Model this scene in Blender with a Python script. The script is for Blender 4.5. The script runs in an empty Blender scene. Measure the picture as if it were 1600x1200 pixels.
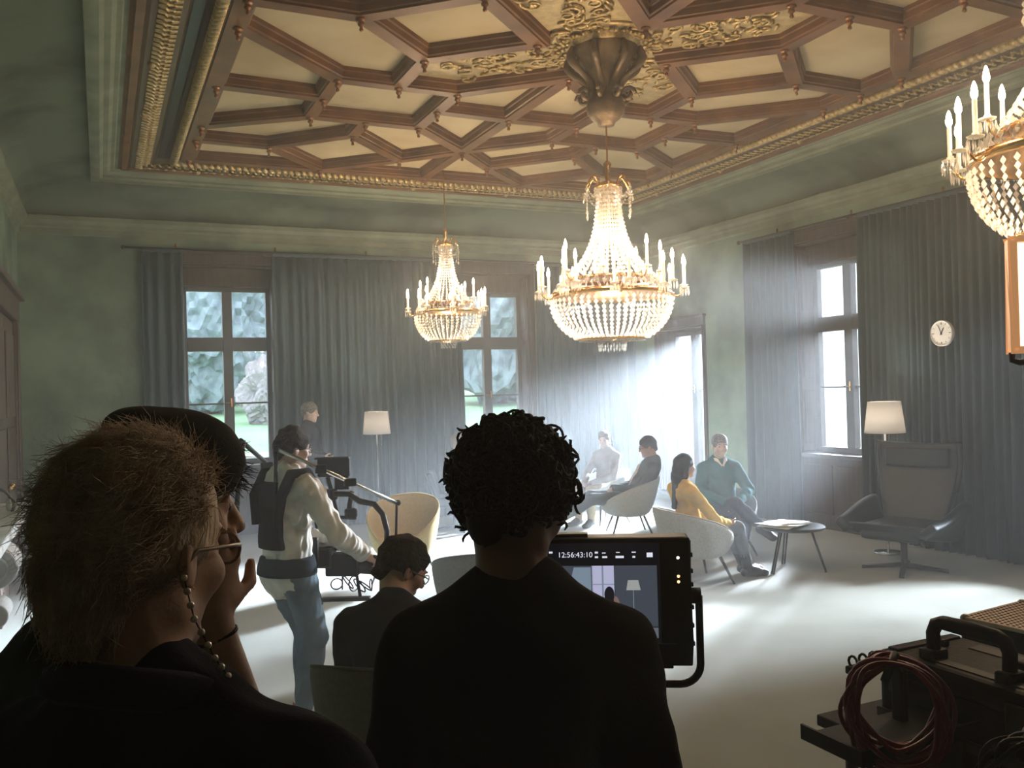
import bpy, bmesh, math, random
import numpy as np
from mathutils import Matrix, Vector
random.seed(7)
PI = math.pi
SC = bpy.context.scene
COL = SC.collection

# ------------------------------------------------------------------ camera
CAM_POS = (0.0, 0.0, 1.85)
YAW, PITCH, ROLL, FPX = 0.434, 0.00484, -0.0281, 1387.7
def make_camera():
    f = Vector((math.sin(YAW)*math.cos(PITCH), math.cos(YAW)*math.cos(PITCH), math.sin(PITCH)))
    r = Vector((math.cos(YAW), -math.sin(YAW), 0)); u = r.cross(f)
    r2 = r*math.cos(ROLL) + u*math.sin(ROLL); u2 = u*math.cos(ROLL) - r*math.sin(ROLL)
    m = Matrix(((r2.x, u2.x, -f.x, CAM_POS[0]), (r2.y, u2.y, -f.y, CAM_POS[1]), (r2.z, u2.z, -f.z, CAM_POS[2]), (0, 0, 0, 1)))
    cd = bpy.data.cameras.new('camera'); co = bpy.data.objects.new('camera', cd); COL.objects.link(co)
    cd.sensor_fit = 'HORIZONTAL'; cd.sensor_width = 36; cd.lens = 36*FPX/1600; cd.clip_start = .05; cd.clip_end = 500
    co.matrix_world = m; SC.camera = co
make_camera()

# ------------------------------------------------------------------ view, world, outdoor lights
SC.view_settings.view_transform = 'Standard'; SC.view_settings.look = 'None'
SC.view_settings.exposure = -0.12; SC.view_settings.gamma = 1.0; SC.view_settings.use_curve_mapping = False
SKY = 7.0
W = bpy.data.worlds.new('overcast_sky'); SC.world = W; W.use_nodes = True
W.node_tree.nodes['Background'].inputs[0].default_value = (.80, .89, 1.0, 1)
W.node_tree.nodes['Background'].inputs[1].default_value = SKY
cy = SC.cycles
cy.use_denoising = True
cy.max_bounces = 7; cy.diffuse_bounces = 4; cy.glossy_bounces = 3; cy.transmission_bounces = 4; cy.volume_bounces = 1
cy.transparent_max_bounces = 16
cy.sample_clamp_indirect = 6.0; cy.sample_clamp_direct = 0.0
cy.caustics_reflective = False; cy.caustics_refractive = False

def aim(o, tgt):
    o.rotation_euler = (Vector(tgt) - o.location).to_track_quat('-Z', 'Y').to_euler()
def spot(name, loc, tgt, power, color, ang, radius=.25, blend=.15):
    l = bpy.data.lights.new(name, 'SPOT'); l.energy = power; l.color = color; l.spot_size = ang; l.spot_blend = blend; l.shadow_soft_size = radius
    o = bpy.data.objects.new(name, l); COL.objects.link(o); o.location = loc; aim(o, tgt); return o
# daylight film lamps standing in the courtyard, one outside each right-hand window
spot('courtyard_film_light', (15.55, 14.40, 4.50), (8.3, 11.35, 1.75), 540000, (.78, .88, 1.0), .46, 1.3, .5)
spot('courtyard_film_light', (15.30, 11.20, 3.60), (8.3, 8.20, 2.0), 64000, (.86, .93, 1.0), .44, .8, .4)
spot('courtyard_film_light', (14.30, 2.66, 6.20), (8.3, 4.40, 2.1), 43000, (.84, .92, 1.0), .46, 1.2, .4)

def portal(name, loc, rot, sx, sy):
    l = bpy.data.lights.new(name, 'AREA'); l.shape = 'RECTANGLE'; l.size = sx; l.size_y = sy; l.cycles.is_portal = True
    o = bpy.data.objects.new(name, l); COL.objects.link(o); o.location = loc; o.rotation_euler = rot
for x in (1.59, 5.42): portal('window_portal', (x, 12.76, 2.2), (PI/2*-1, 0, 0), 1.2, 2.7)
for y, zc, sy, h in ((8.21, 2.2, 1.2, 2.7), (4.4, 2.2, 1.2, 2.7), (11.37, 1.5, 1.2, 2.6)): portal('window_portal', (8.63, y, zc), (PI/2, 0, PI/2), sy, h)

# ------------------------------------------------------------------ materials
MATS = {}
def _new(name):
    m = bpy.data.materials.new(name); m.use_nodes = True; MATS[name] = m
    return m, m.node_tree, m.node_tree.nodes['Principled BSDF']
def mat(name, col, rough=.6, metal=0.0, var=0.0, vscale=6.0, bump=0.0, bscale=40.0, col2=None, spec=.5, stretch=None, detail=4.0, emis=None, estr=0.0, sheen=0.0, sub=0.0, lo=.35, hi=.65):
    m, nt, b = _new(name); N = nt.nodes; L = nt.links
    c = (*col, 1)
    b.inputs['Base Color'].default_value = c; b.inputs['Roughness'].default_value = rough; b.inputs['Metallic'].default_value = metal
    b.inputs['Specular IOR Level'].default_value = spec
    if sheen: b.inputs['Sheen Weight'].default_value = sheen
    tc = None
    def coords():
        nonlocal tc
        if tc is None:
            t = N.new('ShaderNodeTexCoord'); mp = N.new('ShaderNodeMapping'); L.new(t.outputs['Object'], mp.inputs[0])
            if stretch: mp.inputs['Scale'].default_value = stretch
            tc = mp
        return tc.outputs[0]
    if var or col2:
        n = N.new('ShaderNodeTexNoise'); n.inputs['Scale'].default_value = vscale; n.inputs['Detail'].default_value = detail
        L.new(coords(), n.inputs['Vector'])
        r = N.new('ShaderNodeValToRGB'); r.color_ramp.elements[0].position = lo; r.color_ramp.elements[1].position = hi
        if col2: a, d = c, (*col2, 1)
        else:
            a = tuple(max(0, v*(1-var)) for v in col)+(1,); d = tuple(min(1, v*(1+var)) for v in col)+(1,)
        r.color_ramp.elements[0].color = a; r.color_ramp.elements[1].color = d
        L.new(n.outputs['Fac'], r.inputs[0]); L.new(r.outputs[0], b.inputs['Base Color'])
    if bump:
        n = N.new('ShaderNodeTexNoise'); n.inputs['Scale'].default_value = bscale; n.inputs['Detail'].default_value = 3
        L.new(coords(), n.inputs['Vector'])
        bp = N.new('ShaderNodeBump'); bp.inputs['Strength'].default_value = bump; bp.inputs['Distance'].default_value = .02
        L.new(n.outputs['Fac'], bp.inputs['Height']); L.new(bp.outputs[0], b.inputs['Normal'])
    if emis:
        b.inputs['Emission Color'].default_value = (*emis, 1); b.inputs['Emission Strength'].default_value = estr
    return m
def glass_mat(name, tint=(1, 1, 1), refl=.08):
    m, nt, b = _new(name); N = nt.nodes; L = nt.links; N.remove(b)
    t = N.new('ShaderNodeBsdfTransparent'); t.inputs[0].default_value = (*tint, 1)
    g = N.new('ShaderNodeBsdfGlossy'); g.inputs['Roughness'].default_value = .02
    mx = N.new('ShaderNodeMixShader'); mx.inputs[0].default_value = refl
    L.new(t.outputs[0], mx.inputs[1]); L.new(g.outputs[0], mx.inputs[2]); L.new(mx.outputs[0], N['Material Output'].inputs[0]); return m
def crystal_mat(name):
    m, nt, b = _new(name); N = nt.nodes; L = nt.links; N.remove(b)
    t = N.new('ShaderNodeBsdfTransparent'); t.inputs[0].default_value = (1, .97, .92, 1)
    tr = N.new('ShaderNodeBsdfTranslucent'); tr.inputs[0].default_value = (1, .93, .84, 1)
    g = N.new('ShaderNodeBsdfGlossy'); g.inputs['Roughness'].default_value = .08
    m1 = N.new('ShaderNodeMixShader'); m1.inputs[0].default_value = .55
    L.new(t.outputs[0], m1.inputs[1]); L.new(tr.outputs[0], m1.inputs[2])
    m2 = N.new('ShaderNodeMixShader'); m2.inputs[0].default_value = .22
    L.new(m1.outputs[0], m2.inputs[1]); L.new(g.outputs[0], m2.inputs[2]); L.new(m2.outputs[0], N['Material Output'].inputs[0]); return m
def emit_mat(name, col, s, sample='AUTO'):
    m, nt, b = _new(name); N = nt.nodes; N.remove(b)
    e = N.new('ShaderNodeEmission'); e.inputs[0].default_value = (*col, 1); e.inputs[1].default_value = s
    nt.links.new(e.outputs[0], N['Material Output'].inputs[0])
    m.cycles.emission_sampling = sample
    return m
def shade_mat(name, col, s):
    m, nt, b = _new(name); N = nt.nodes; L = nt.links; N.remove(b)
    d = N.new('ShaderNodeBsdfDiffuse'); d.inputs[0].default_value = (*col, 1)
    t = N.new('ShaderNodeBsdfTranslucent'); t.inputs[0].default_value = (*col, 1)
    mx = N.new('ShaderNodeMixShader'); mx.inputs[0].default_value = .6
    L.new(d.outputs[0], mx.inputs[1]); L.new(t.outputs[0], mx.inputs[2]); L.new(mx.outputs[0], N['Material Output'].inputs[0]); return m

mat('plaster', (.080, .110, .074), .88, spec=.15, var=0, col2=(.225, .290, .198), vscale=1.5, bump=.3, bscale=14, detail=10, lo=.28, hi=.66)
mat('plaster_trim', (.140, .155, .100), .8, spec=.2, col2=(.22, .235, .155), vscale=3.0, bump=.1, bscale=30)
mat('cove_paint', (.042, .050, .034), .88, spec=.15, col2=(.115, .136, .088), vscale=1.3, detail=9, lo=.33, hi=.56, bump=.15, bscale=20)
mat('dado', (.075, .085, .08), .7, var=.2)
mat('ceiling_wood', (.085, .036, .014), .45, col2=(.165, .073, .027), vscale=3.5, stretch=(1, 1, 1), bump=.06, bscale=60, detail=6, spec=.22)
mat('ceiling_wood_dark', (.030, .017, .017), .4, col2=(.052, .028, .026), vscale=3, spec=.3)
mat('gilt_ground', (.085, .058, .028), .6, metal=.2)
mat('pendant_bronze', (.10, .062, .028), .45, metal=.35, col2=(.20, .13, .06), vscale=9, bump=.2, bscale=40)
mat('coffer_paint', (.36, .27, .145), .85, spec=.2, col2=(.50, .40, .24), vscale=1.3, detail=5)
mat('boss_copper', (.26, .12, .055), .38, metal=.7)
mat('gilt', (.30, .20, .075), .42, metal=.55, col2=(.55, .40, .18), vscale=30, bump=.2, bscale=80)
mat('gilt_dull', (.30, .22, .105), .6, metal=.25, col2=(.46, .35, .17), vscale=14, bump=.2, bscale=60)
mat('brass', (.80, .46, .16), .22, metal=1.0)
mat('carpet', (.36, .375, .34), .95, var=.06, vscale=2.0, bump=.35, bscale=350, spec=.1, sheen=.2)
mat('curtain', (.012, .030, .035), .52, col2=(.022, .047, .054), vscale=14, bump=.2, bscale=220, spec=.35, sheen=.04, stretch=(3, 3, .4))
mat('window_wood', (.034, .022, .018), .55, spec=.2, col2=(.060, .040, .031), vscale=4, stretch=(6, 6, .6), bump=.05)
mat('window_sash', (.065, .060, .060), .5, spec=.25, var=.12, vscale=5)
mat('door_wood', (.055, .034, .025), .45, col2=(.10, .062, .042), vscale=5, stretch=(7, 7, .5), bump=.08)
mat('stone', (.42, .43, .42), .5, col2=(.56, .57, .55), vscale=6, bump=.05, detail=8)
mat('iron', (.03, .028, .026), .5, metal=.6)
glass_mat('pane_glass', (.97, .985, 1.0), .07)
mat('front_wall', (.05, .05, .045), .9, var=.2)

# ------------------------------------------------------------------ mesh builder
class MB:
    def __init__(s): s.v = []; s.f = []
    def add(s, vs, fs):
        o = len(s.v); s.v.extend([tuple(v) for v in vs]); s.f.extend([tuple(i+o for i in f) for f in fs]); return s
    def box(s, c, d, rz=0.0, M=None):
        x, y, z = d[0]/2, d[1]/2, d[2]/2; vs = []
        ca, sa = math.cos(rz), math.sin(rz)
        for k in (-z, z):
            for (i, j) in ((-x, -y), (x, -y), (x, y), (-x, y)):
                p = Vector((i*ca-j*sa, i*sa+j*ca, k))
                if M is not None: p = M @ p
                vs.append((p[0]+c[0], p[1]+c[1], p[2]+c[2]))
        return s.add(vs, [(3, 2, 1, 0), (4, 5, 6, 7), (0, 1, 5, 4), (1, 2, 6, 5), (2, 3, 7, 6), (3, 0, 4, 7)])
    def span(s, a, b):
        return s.box([(a[i]+b[i])/2 for i in range(3)], [abs(b[i]-a[i]) for i in range(3)])
    def bar(s, a, b, w, h, up=(0, 0, 1)):
        a = Vector(a); b = Vector(b); d = b-a; L = d.length; d.normalize(); up = Vector(up)
        if abs(d.dot(up)) > .95: up = Vector((1, 0, 0)) if abs(d.x) < .9 else Vector((0, 1, 0))
        x = d.cross(up).normalized(); z = x.cross(d).normalized()
        M = Matrix((x, d, z)).transposed()
        return s.box((a+b)/2, (w, L, h), 0, M)
    def prism(s, poly, z0, z1):
        n = len(poly); vs = [(p[0], p[1], z0) for p in poly]+[(p[0], p[1], z1) for p in poly]
        fs = [tuple(range(n-1, -1, -1)), tuple(range(n, 2*n))]+[(i, (i+1) % n, (i+1) % n+n, i+n) for i in range(n)]
        return s.add(vs, fs)
    def tube(s, pts, r, n=8, closed=False, caps=True):
        pts = [Vector(p) for p in pts]; m = len(pts)
        rs = r if hasattr(r, '__len__') else [r]*m
        T = []
        for i in range(m):
            if closed: t = pts[(i+1) % m]-pts[i-1]
            else: t = pts[min(i+1, m-1)]-pts[max(i-1, 0)]
            T.append(t.normalized() if t.length > 1e-9 else Vector((0, 0, 1)))
        up = Vector((0, 0, 1)) if abs(T[0].z) < .9 else Vector((1, 0, 0))
        nx = T[0].cross(up).normalized(); vs = []
        for i in range(m):
            nx = (nx-T[i]*nx.dot(T[i])); nx = nx.normalized() if nx.length > 1e-6 else T[i].orthogonal().normalized()
            ny = T[i].cross(nx)
            for k in range(n):
                a = 2*PI*k/n; vs.append(pts[i]+(nx*math.cos(a)+ny*math.sin(a))*rs[i])
        fs = []
        for i in range(m if closed else m-1):
            for k in range(n):
                j = (i+1) % m; fs.append((i*n+k, i*n+(k+1) % n, j*n+(k+1) % n, j*n+k))
        if not closed and caps: fs += [tuple(range(n-1, -1, -1)), tuple(range((m-1)*n, m*n))]
        return s.add(vs, fs)
    def lathe(s, prof, n=16, c=(0, 0, 0), a0=0.0):
        vs = []; m = len(prof)
        for (r, z) in prof:
            for k in range(n):
                a = a0+2*PI*k/n; vs.append((c[0]+r*math.cos(a), c[1]+r*math.sin(a), c[2]+z))
        fs = [(i*n+k, i*n+(k+1) % n, (i+1)*n+(k+1) % n, (i+1)*n+k) for i in range(m-1) for k in range(n)]
        if prof[0][0] > 1e-5: fs.append(tuple(range(n-1, -1, -1)))
        if prof[-1][0] > 1e-5: fs.append(tuple(range((m-1)*n, m*n)))
        return s.add(vs, fs)
    def ball(s, c, r, n=8, m=6, M=None):
        rr = r if hasattr(r, '__len__') else (r, r, r); vs = []
        for i in range(m+1):
            t = PI*i/m
            for k in range(n):
                a = 2*PI*k/n; p = Vector((rr[0]*math.sin(t)*math.cos(a), rr[1]*math.sin(t)*math.sin(a), -rr[2]*math.cos(t)))
                if M is not None: p = M @ p
                vs.append((c[0]+p[0], c[1]+p[1], c[2]+p[2]))
        return s.add(vs, [(i*n+k, i*n+(k+1) % n, (i+1)*n+(k+1) % n, (i+1)*n+k) for i in range(m) for k in range(n)])
    def bead(s, c, r, h):     # elongated octahedron
        x, y, z = c
        return s.add([(x+r, y, z), (x, y+r, z), (x-r, y, z), (x, y-r, z), (x, y, z+h), (x, y, z-h)],
                     [(0, 1, 4), (1, 2, 4), (2, 3, 4), (3, 0, 4), (1, 0, 5), (2, 1, 5), (3, 2, 5), (0, 3, 5)])
    def mesh(s, name, smooth=False):
        me = bpy.data.meshes.new(name); me.from_pydata(s.v, [], s.f); me.validate()
        bm = bmesh.new(); bm.from_mesh(me); bmesh.ops.remove_doubles(bm, verts=bm.verts, dist=1e-6)
        bmesh.ops.recalc_face_normals(bm, faces=bm.faces); bm.to_mesh(me); bm.free()
        if smooth: me.polygons.foreach_set('use_smooth', [True]*len(me.polygons))
        return me
    def build(s, name, m, parent=None, smooth=False, bevel=0.0, seg=2, sub=0, auto=None):
        me = s.mesh(name, smooth); return obj(name, me, m, parent, bevel, seg, sub, auto)
def obj(name, me, m=None, parent=None, bevel=0.0, seg=2, sub=0, auto=None):
    o = bpy.data.objects.new(name, me); COL.objects.link(o)
    if m: 
        me.materials.clear()
        for q in (m if isinstance(m, (list, tuple)) else [m]): me.materials.append(MATS[q] if isinstance(q, str) else q)
    if parent: o.parent = parent
    if bevel:
        b = o.modifiers.new('bevel', 'BEVEL'); b.width = bevel; b.segments = seg; b.limit_method = 'ANGLE'; b.angle_limit = .6
    if sub:
        b = o.modifiers.new('sub', 'SUBSURF'); b.levels = b.render_levels = sub
    if auto is not None: smooth_angle(me, auto)
    return o
def smooth_angle(me, ang):
    me.polygons.foreach_set('use_smooth', [True]*len(me.polygons))
    me.set_sharp_from_angle(angle=ang)
def tag(o, label, cat, group=None, kind=None):
    if label: o['label'] = label
    if cat: o['category'] = cat
    if group: o['group'] = group
    if kind: o['kind'] = kind
    return o
def empty(name, loc=(0, 0, 0), rz=0.0, parent=None):
    o = bpy.data.objects.new(name, None); COL.objects.link(o); o.location = loc; o.rotation_euler = (0, 0, rz); o.empty_display_size = .1
    if parent: o.parent = parent
    return o
def thing(name, label, cat, loc=(0, 0, 0), rz=0.0, group=None):
    return tag(empty(name, loc, rz), label, cat, group)
def struct(o): o['kind'] = 'structure'; return o
def share(src, parent, loc=None, rot=None, scale=None):
    o = src.copy(); COL.objects.link(o); o.parent = parent
    if loc is not None: o.location = loc
    if rot is not None: o.rotation_euler = rot
    if scale is not None: o.scale = scale
    return o
def copy_tree(o, parent=None):
    c = o.copy(); COL.objects.link(c); c.parent = parent
    for ch in [q for q in bpy.data.objects if q.parent == o]: copy_tree(ch, c)
    return c

# ================================================================== ROOM SHELL
XL, XR, YF, YB, ZW = -.88, 8.15, -.9, 12.3, 4.45
TH = .45
struct(MB().span((XL-TH, YF-TH, -.12), (XR+TH, YB+TH, 0)).build('floor', 'carpet'))
def wall_with_holes(name, m, horiz, a0, a1, base, holes, z1=5.1):
    """horiz True: runs along X at Y=base..base+TH; else along Y at X=base..base+TH"""
    mb = MB()
    def blk(u0, u1, za, zb):
        if u1-u0 < 1e-4 or zb-za < 1e-4: return
        if horiz: mb.span((u0, base, za), (u1, base+TH, zb))
        else: mb.span((base, u0, za), (base+TH, u1, zb))
    u = a0
    for (h0, h1, zb, zt) in sorted(holes):
        blk(u, h0, 0, z1); blk(h0, h1, 0, zb); blk(h0, h1, zt, z1); u = h1
    blk(u, a1, 0, z1)
    return struct(mb.build(name, m))
HW = .62
WIN = dict(w1=1.585, w2=5.42, w3=11.37, w4=8.21)
wall_with_holes('wall_back', 'plaster', True, XL-TH, XR+TH, YB, [(WIN['w1']-HW, WIN['w1']+HW, .93, 3.6), (WIN['w2']-HW, WIN['w2']+HW, .93, 3.6)])
wall_with_holes('wall_right', 'plaster', False, YF-TH, YB, XR, [(10.78, 11.96, .12, 2.72), (WIN['w4']-HW, WIN['w4']+HW, .93, 3.6), (4.4-HW, 4.4+HW, .93, 3.6)])
wall_with_holes('wall_left', 'plaster', False, YF-TH, YB, XL-TH, [])
wall_with_holes('wall_front', 'front_wall', True, XL, XR, YF-TH, [])

# dado and baseboards on the parts of the walls that show
struct(MB().span((XL, YB-.02, 0), (WIN['w1']-HW-.1, YB, .70)).span((XL, YB-.035, .66), (WIN['w1']-HW-.1, YB, .70)).build('trim_1', 'dado', bevel=.006))
struct(MB().span((XL, YB-.045, 0), (XR, YB, .16)).build('baseboard_back', 'window_wood', bevel=.008))
struct(MB().span((XR-.045, YF, 0), (XR, 10.62, .18)).build('baseboard_right', 'window_wood', bevel=.008))
struct(MB().span((XL, YF, 0), (XL+.04, YB, .16)).build('baseboard_left', 'dado', bevel=.008))

# ---- cornice + cove + plaster frame: one profile swept round the room (fraction of the inset, height)
CX, CY, CZ = 3.74, 6.13, 4.50          # coffered field: centre and level
FX, FY = 3.50, 4.98                    # half size of the plaster frame's inner edge
IN = dict(l=CX-FX-XL, r=XR-CX-FX, b=YB-CY-FY, f=CY-FY-YF)
def sweep(profile):
    mb = MB(); vs = []; m = len(profile)
    for (t, z) in profile:
        x0, x1, y0, y1 = XL+IN['l']*t, XR-IN['r']*t, YF+IN['f']*t, YB-IN['b']*t
        vs += [(x0, y0, z), (x1, y0, z), (x1, y1, z), (x0, y1, z)]
    fs = [(i*4+k, i*4+(k+1) % 4, (i+1)*4+(k+1) % 4, (i+1)*4+k) for i in range(m-1) for k in range(4)]
    return mb.add(vs, fs)
def wrap(name, prof, m):
    me = bpy.data.meshes.new(name); mb = sweep(prof); me.from_pydata(mb.v, [], mb.f)
    bm = bmesh.new(); bm.from_mesh(me); bm.normal_update()
    bmesh.ops.reverse_faces(bm, faces=bm.faces); bm.to_mesh(me); bm.free()
    return struct(obj(name, me, m, auto=.5))
wrap('trim_2', [(0, 3.90), (.03, 3.92), (.03, 3.98), (.06, 4.00), (.06, 4.03), (.11, 4.07), (.11, 4.12), (.085, 4.14), (0, 4.14)], 'plaster_trim')
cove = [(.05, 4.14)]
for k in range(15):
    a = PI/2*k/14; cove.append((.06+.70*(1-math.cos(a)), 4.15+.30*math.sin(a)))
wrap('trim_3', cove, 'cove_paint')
wrap('trim_4', [(.745, 4.46), (.745, 4.40), (.78, 4.385), (.83, 4.385), (.83, 4.41), (.86, 4.43), (.86, 4.45), (.90, 4.455), (.93, 4.48), (.96, 4.48), (.97, 4.50), (1.0, 4.50)], 'plaster_trim')

# ---- ceiling: backing slab with coffers, bosses, gilded bands and the central pendant as its parts
ceiling = struct(MB().span((XL-TH, YF-TH, 4.80), (XR+TH, YB+TH, 5.1)).build('ceiling', 'ceiling_wood'))
QN = dict(D=(0, .6), I=(.6, 0), q=(1.31, .62), r=(1.31, 1.30), v=(.76, 1.30), w=(.76, 1.83), x=(.76, 2.38), C=(0, 1.85), A=(0, 3.10), s=(1.31, 2.38), k=(1.31, 2.87),
          i=(1.85, 2.38), h=(1.85, 1.83), g=(1.85, 1.30), m=(2.0, 0), a=(2.78, 0), b=(2.78, .47), c=(2.78, 1.80), d=(2.78, 3.05), e=(2.78, 3.56), j=(2.04, 3.58), l=(1.31, 4.38),
          y=(.55, 3.68), B=(0, 4.38), Z=(2.78, 4.38))
QE = 'Dv vr rq qI vw wC CD CA wx xA xs sk ky yA yl lj je jk is ih hg gr di ch bg mq ma AB ab bc cd de eZ Zl lB'.split()
nodes = {}; edges = set()
def nid(p):
    key = (round(p[0], 3), round(p[1], 3)); nodes.setdefault(key, len(nodes)); return nodes[key]
for sx in (1, -1):
    for sy in (1, -1):
        for e in QE:
            a, b = (nid((QN[c][0]*sx, QN[c][1]*sy)) for c in e)
            edges.add((min(a, b), max(a, b)))
NP = {i: p for p, i in nodes.items()}
nb = {i: [] for i in NP}
for a, b in edges: nb[a].append(b); nb[b].append(a)
for i in nb: nb[i].sort(key=lambda j: math.atan2(NP[j][1]-NP[i][1], NP[j][0]-NP[i][0]))
cells = []; seen = set()
for a in nb:
    for b in nb[a]:
        if (a, b) in seen: continue
        cyc = []; u, w_ = a, b
        while (u, w_) not in seen:
            seen.add((u, w_)); cyc.append(u); L_ = nb[w_]; nx = L_[(L_.index(u)-1) % len(L_)]; u, w_ = w_, nx
        ar = sum(NP[cyc[i]][0]*NP[cyc[(i+1) % len(cyc)]][1]-NP[cyc[(i+1) % len(cyc)]][0]*NP[cyc[i]][1] for i in range(len(cyc)))/2
        if ar > 0: cells.append([NP[k] for k in cyc])
def inset(poly, d):
    n = len(poly); out = []
    for i in range(n):
        p0, p1, p2 = Vector(poly[i-1]), Vector(poly[i]), Vector(poly[(i+1) % n])
        e1 = (p1-p0).normalized(); e2 = (p2-p1).normalized(); n1 = Vector((-e1.y, e1.x)); n2 = Vector((-e2.y, e2.x))
        dd = 1+n1.dot(n2); out.append(p1+(n1+n2)*(d/max(dd, .25)))
    return out
RINGS = [(0, 0), (.058, 0), (.060, .016), (.074, .022), (.076, .068), (.088, .076), (.090, .115)]
star_cell = None
for poly in cells:
    n = len(poly); vs = []; fs = []
    for (d, z) in RINGS:
        for p in inset(poly, d): vs.append((CX+p[0], CY+p[1], CZ+z))
    for i in range(len(RINGS)-1):
        for k in range(n): fs.append((i*n+(k+1) % n, i*n+k, (i+1)*n+k, (i+1)*n+(k+1) % n))
    me = bpy.data.meshes.new('coffer_frame'); me.from_pydata(vs, [], fs)
    fr = obj('coffer_frame', me, 'ceiling_wood', ceiling)
    isstar = n > 12
    pp = inset(poly, .084)
    if isstar: star_cell = pp
    MB().prism([(CX+p[0], CY+p[1]) for p in pp], CZ+.108, CZ+.138).build('gilded_ground' if isstar else 'coffer_panel', 'gilt_dull' if isstar else 'coffer_paint', fr)
# bosses under the beam crossings
bossmb = MB(); bossmb.lathe([(.055, .0), (.06, -.012), (.038, -.02), (.03, -.034), (.042, -.05), (.04, -.062), (.02, -.075), (.018, -.09), (.026, -.102), (.022, -.118), (0, -.128)], 10)
b0 = None
for i, p in NP.items():
    if b0 is None: b0 = bossmb.build('boss', 'boss_copper', ceiling, smooth=True); b0.location = (CX+p[0], CY+p[1], CZ); b0.scale = (.62, .62, .72)
    else: share(b0, ceiling, (CX+p[0], CY+p[1], CZ))
# border between the coffers and the plaster frame
def ring(hx0, hy0, z0, hx1, hy1, z1):
    vs = []
    for hx, hy, z in ((hx0, hy0, z0), (hx1, hy1, z1)): vs += [(CX-hx, CY-hy, z), (CX+hx, CY-hy, z), (CX+hx, CY+hy, z), (CX-hx, CY+hy, z)]
    return vs, [(k, (k+1) % 4, 4+(k+1) % 4, 4+k) for k in range(4)]
def border(name, m, steps):
    mb = MB()
    for a, b in zip(steps, steps[1:]): mb.add(*ring(2.78+.72*a[0], 4.38+.60*a[0], CZ+a[1], 2.78+.72*b[0], 4.38+.60*b[0], CZ+b[1]))
    me = bpy.data.meshes.new(name); me.from_pydata(mb.v, [], mb.f); bm = bmesh.new(); bm.from_mesh(me); bmesh.ops.reverse_faces(bm, faces=bm.faces)
    bm.to_mesh(me); bm.free(); return obj(name, me, m, ceiling)
border('inner_border', 'ceiling_wood', [(0, 0), (.12, 0), (.12, .02), (.24, .03)])
border('border_channel', 'ceiling_wood_dark', [(.22, .03), (.31, .06), (.32, .09), (.43, .09), (.45, .07)])
border('lattice_ground', 'gilt_ground', [(.45, .07), (.48, .04), (.58, .03), (.82, -.01), (.86, .0)])
border('outer_border', 'ceiling_wood', [(.86, .0), (.87, -.02), (.95, -.03), (.96, -.01), (1.0, -.005), (1.0, .06)])
def along(t, pitch):
    hx, hy = 2.78+.72*t, 4.38+.60*t; c = [(-hx, -hy), (hx, -hy), (hx, hy), (-hx, hy)]
    for k in range(4):
        a, b = Vector(c[k]), Vector(c[(k+1) % 4]); L_ = (b-a).length; n = max(1, int(L_/pitch))
        for i in range(n):
            p = a.lerp(b, (i+.5)/n); yield p.x+CX, p.y+CY, math.atan2((b-a).y, (b-a).x)
mb = MB()
for (x, y, an) in along(.215, .075):
    M = Matrix.Rotation(an+.75, 3, 'Z'); mb.ball((x, y, CZ-.005), (.070, .034, .045), 6, 4, M)
tag(mb.build('gilt_rope', 'gilt', ceiling, smooth=True), None, None, kind='stuff')
mb = MB()
for row, (t, z, sz) in enumerate(((.545, .025, .050), (.655, .015, .040), (.755, -.002, .056))):
    for i, (x, y, an) in enumerate(along(t, .088)):
        M = Matrix.Rotation(an, 3, 'Z')
        if row == 1: mb.ball((x, y, CZ+z-.008), (.022, .042, .022), 5, 3, M)
        else:
            pts = [M @ Vector((.034*math.cos(a), sz*1.15*math.sin(a)*(1 if row else -1), -.012-.012*math.sin(a)))+Vector((x, y, CZ+z)) for a in (0, .8, 1.57, 2.35, PI)]
            mb.tube(pts, .0105, 4)
tag(mb.build('gilt_lattice', 'gilt', ceiling), None, None, kind='stuff')
sb = MB(); sb.lathe([(.03, 0), (.035, -.02), (.02, -.035), (0, -.05)], 8)
s0 = None
for (x, y, an) in along(.74, 1.25):
    if s0 is None: s0 = sb.build('gilt_stud', 'gilt', ceiling, smooth=True); s0.location = (x, y, CZ-.005)
    else: share(s0, ceiling, (x, y, CZ-.005))
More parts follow.
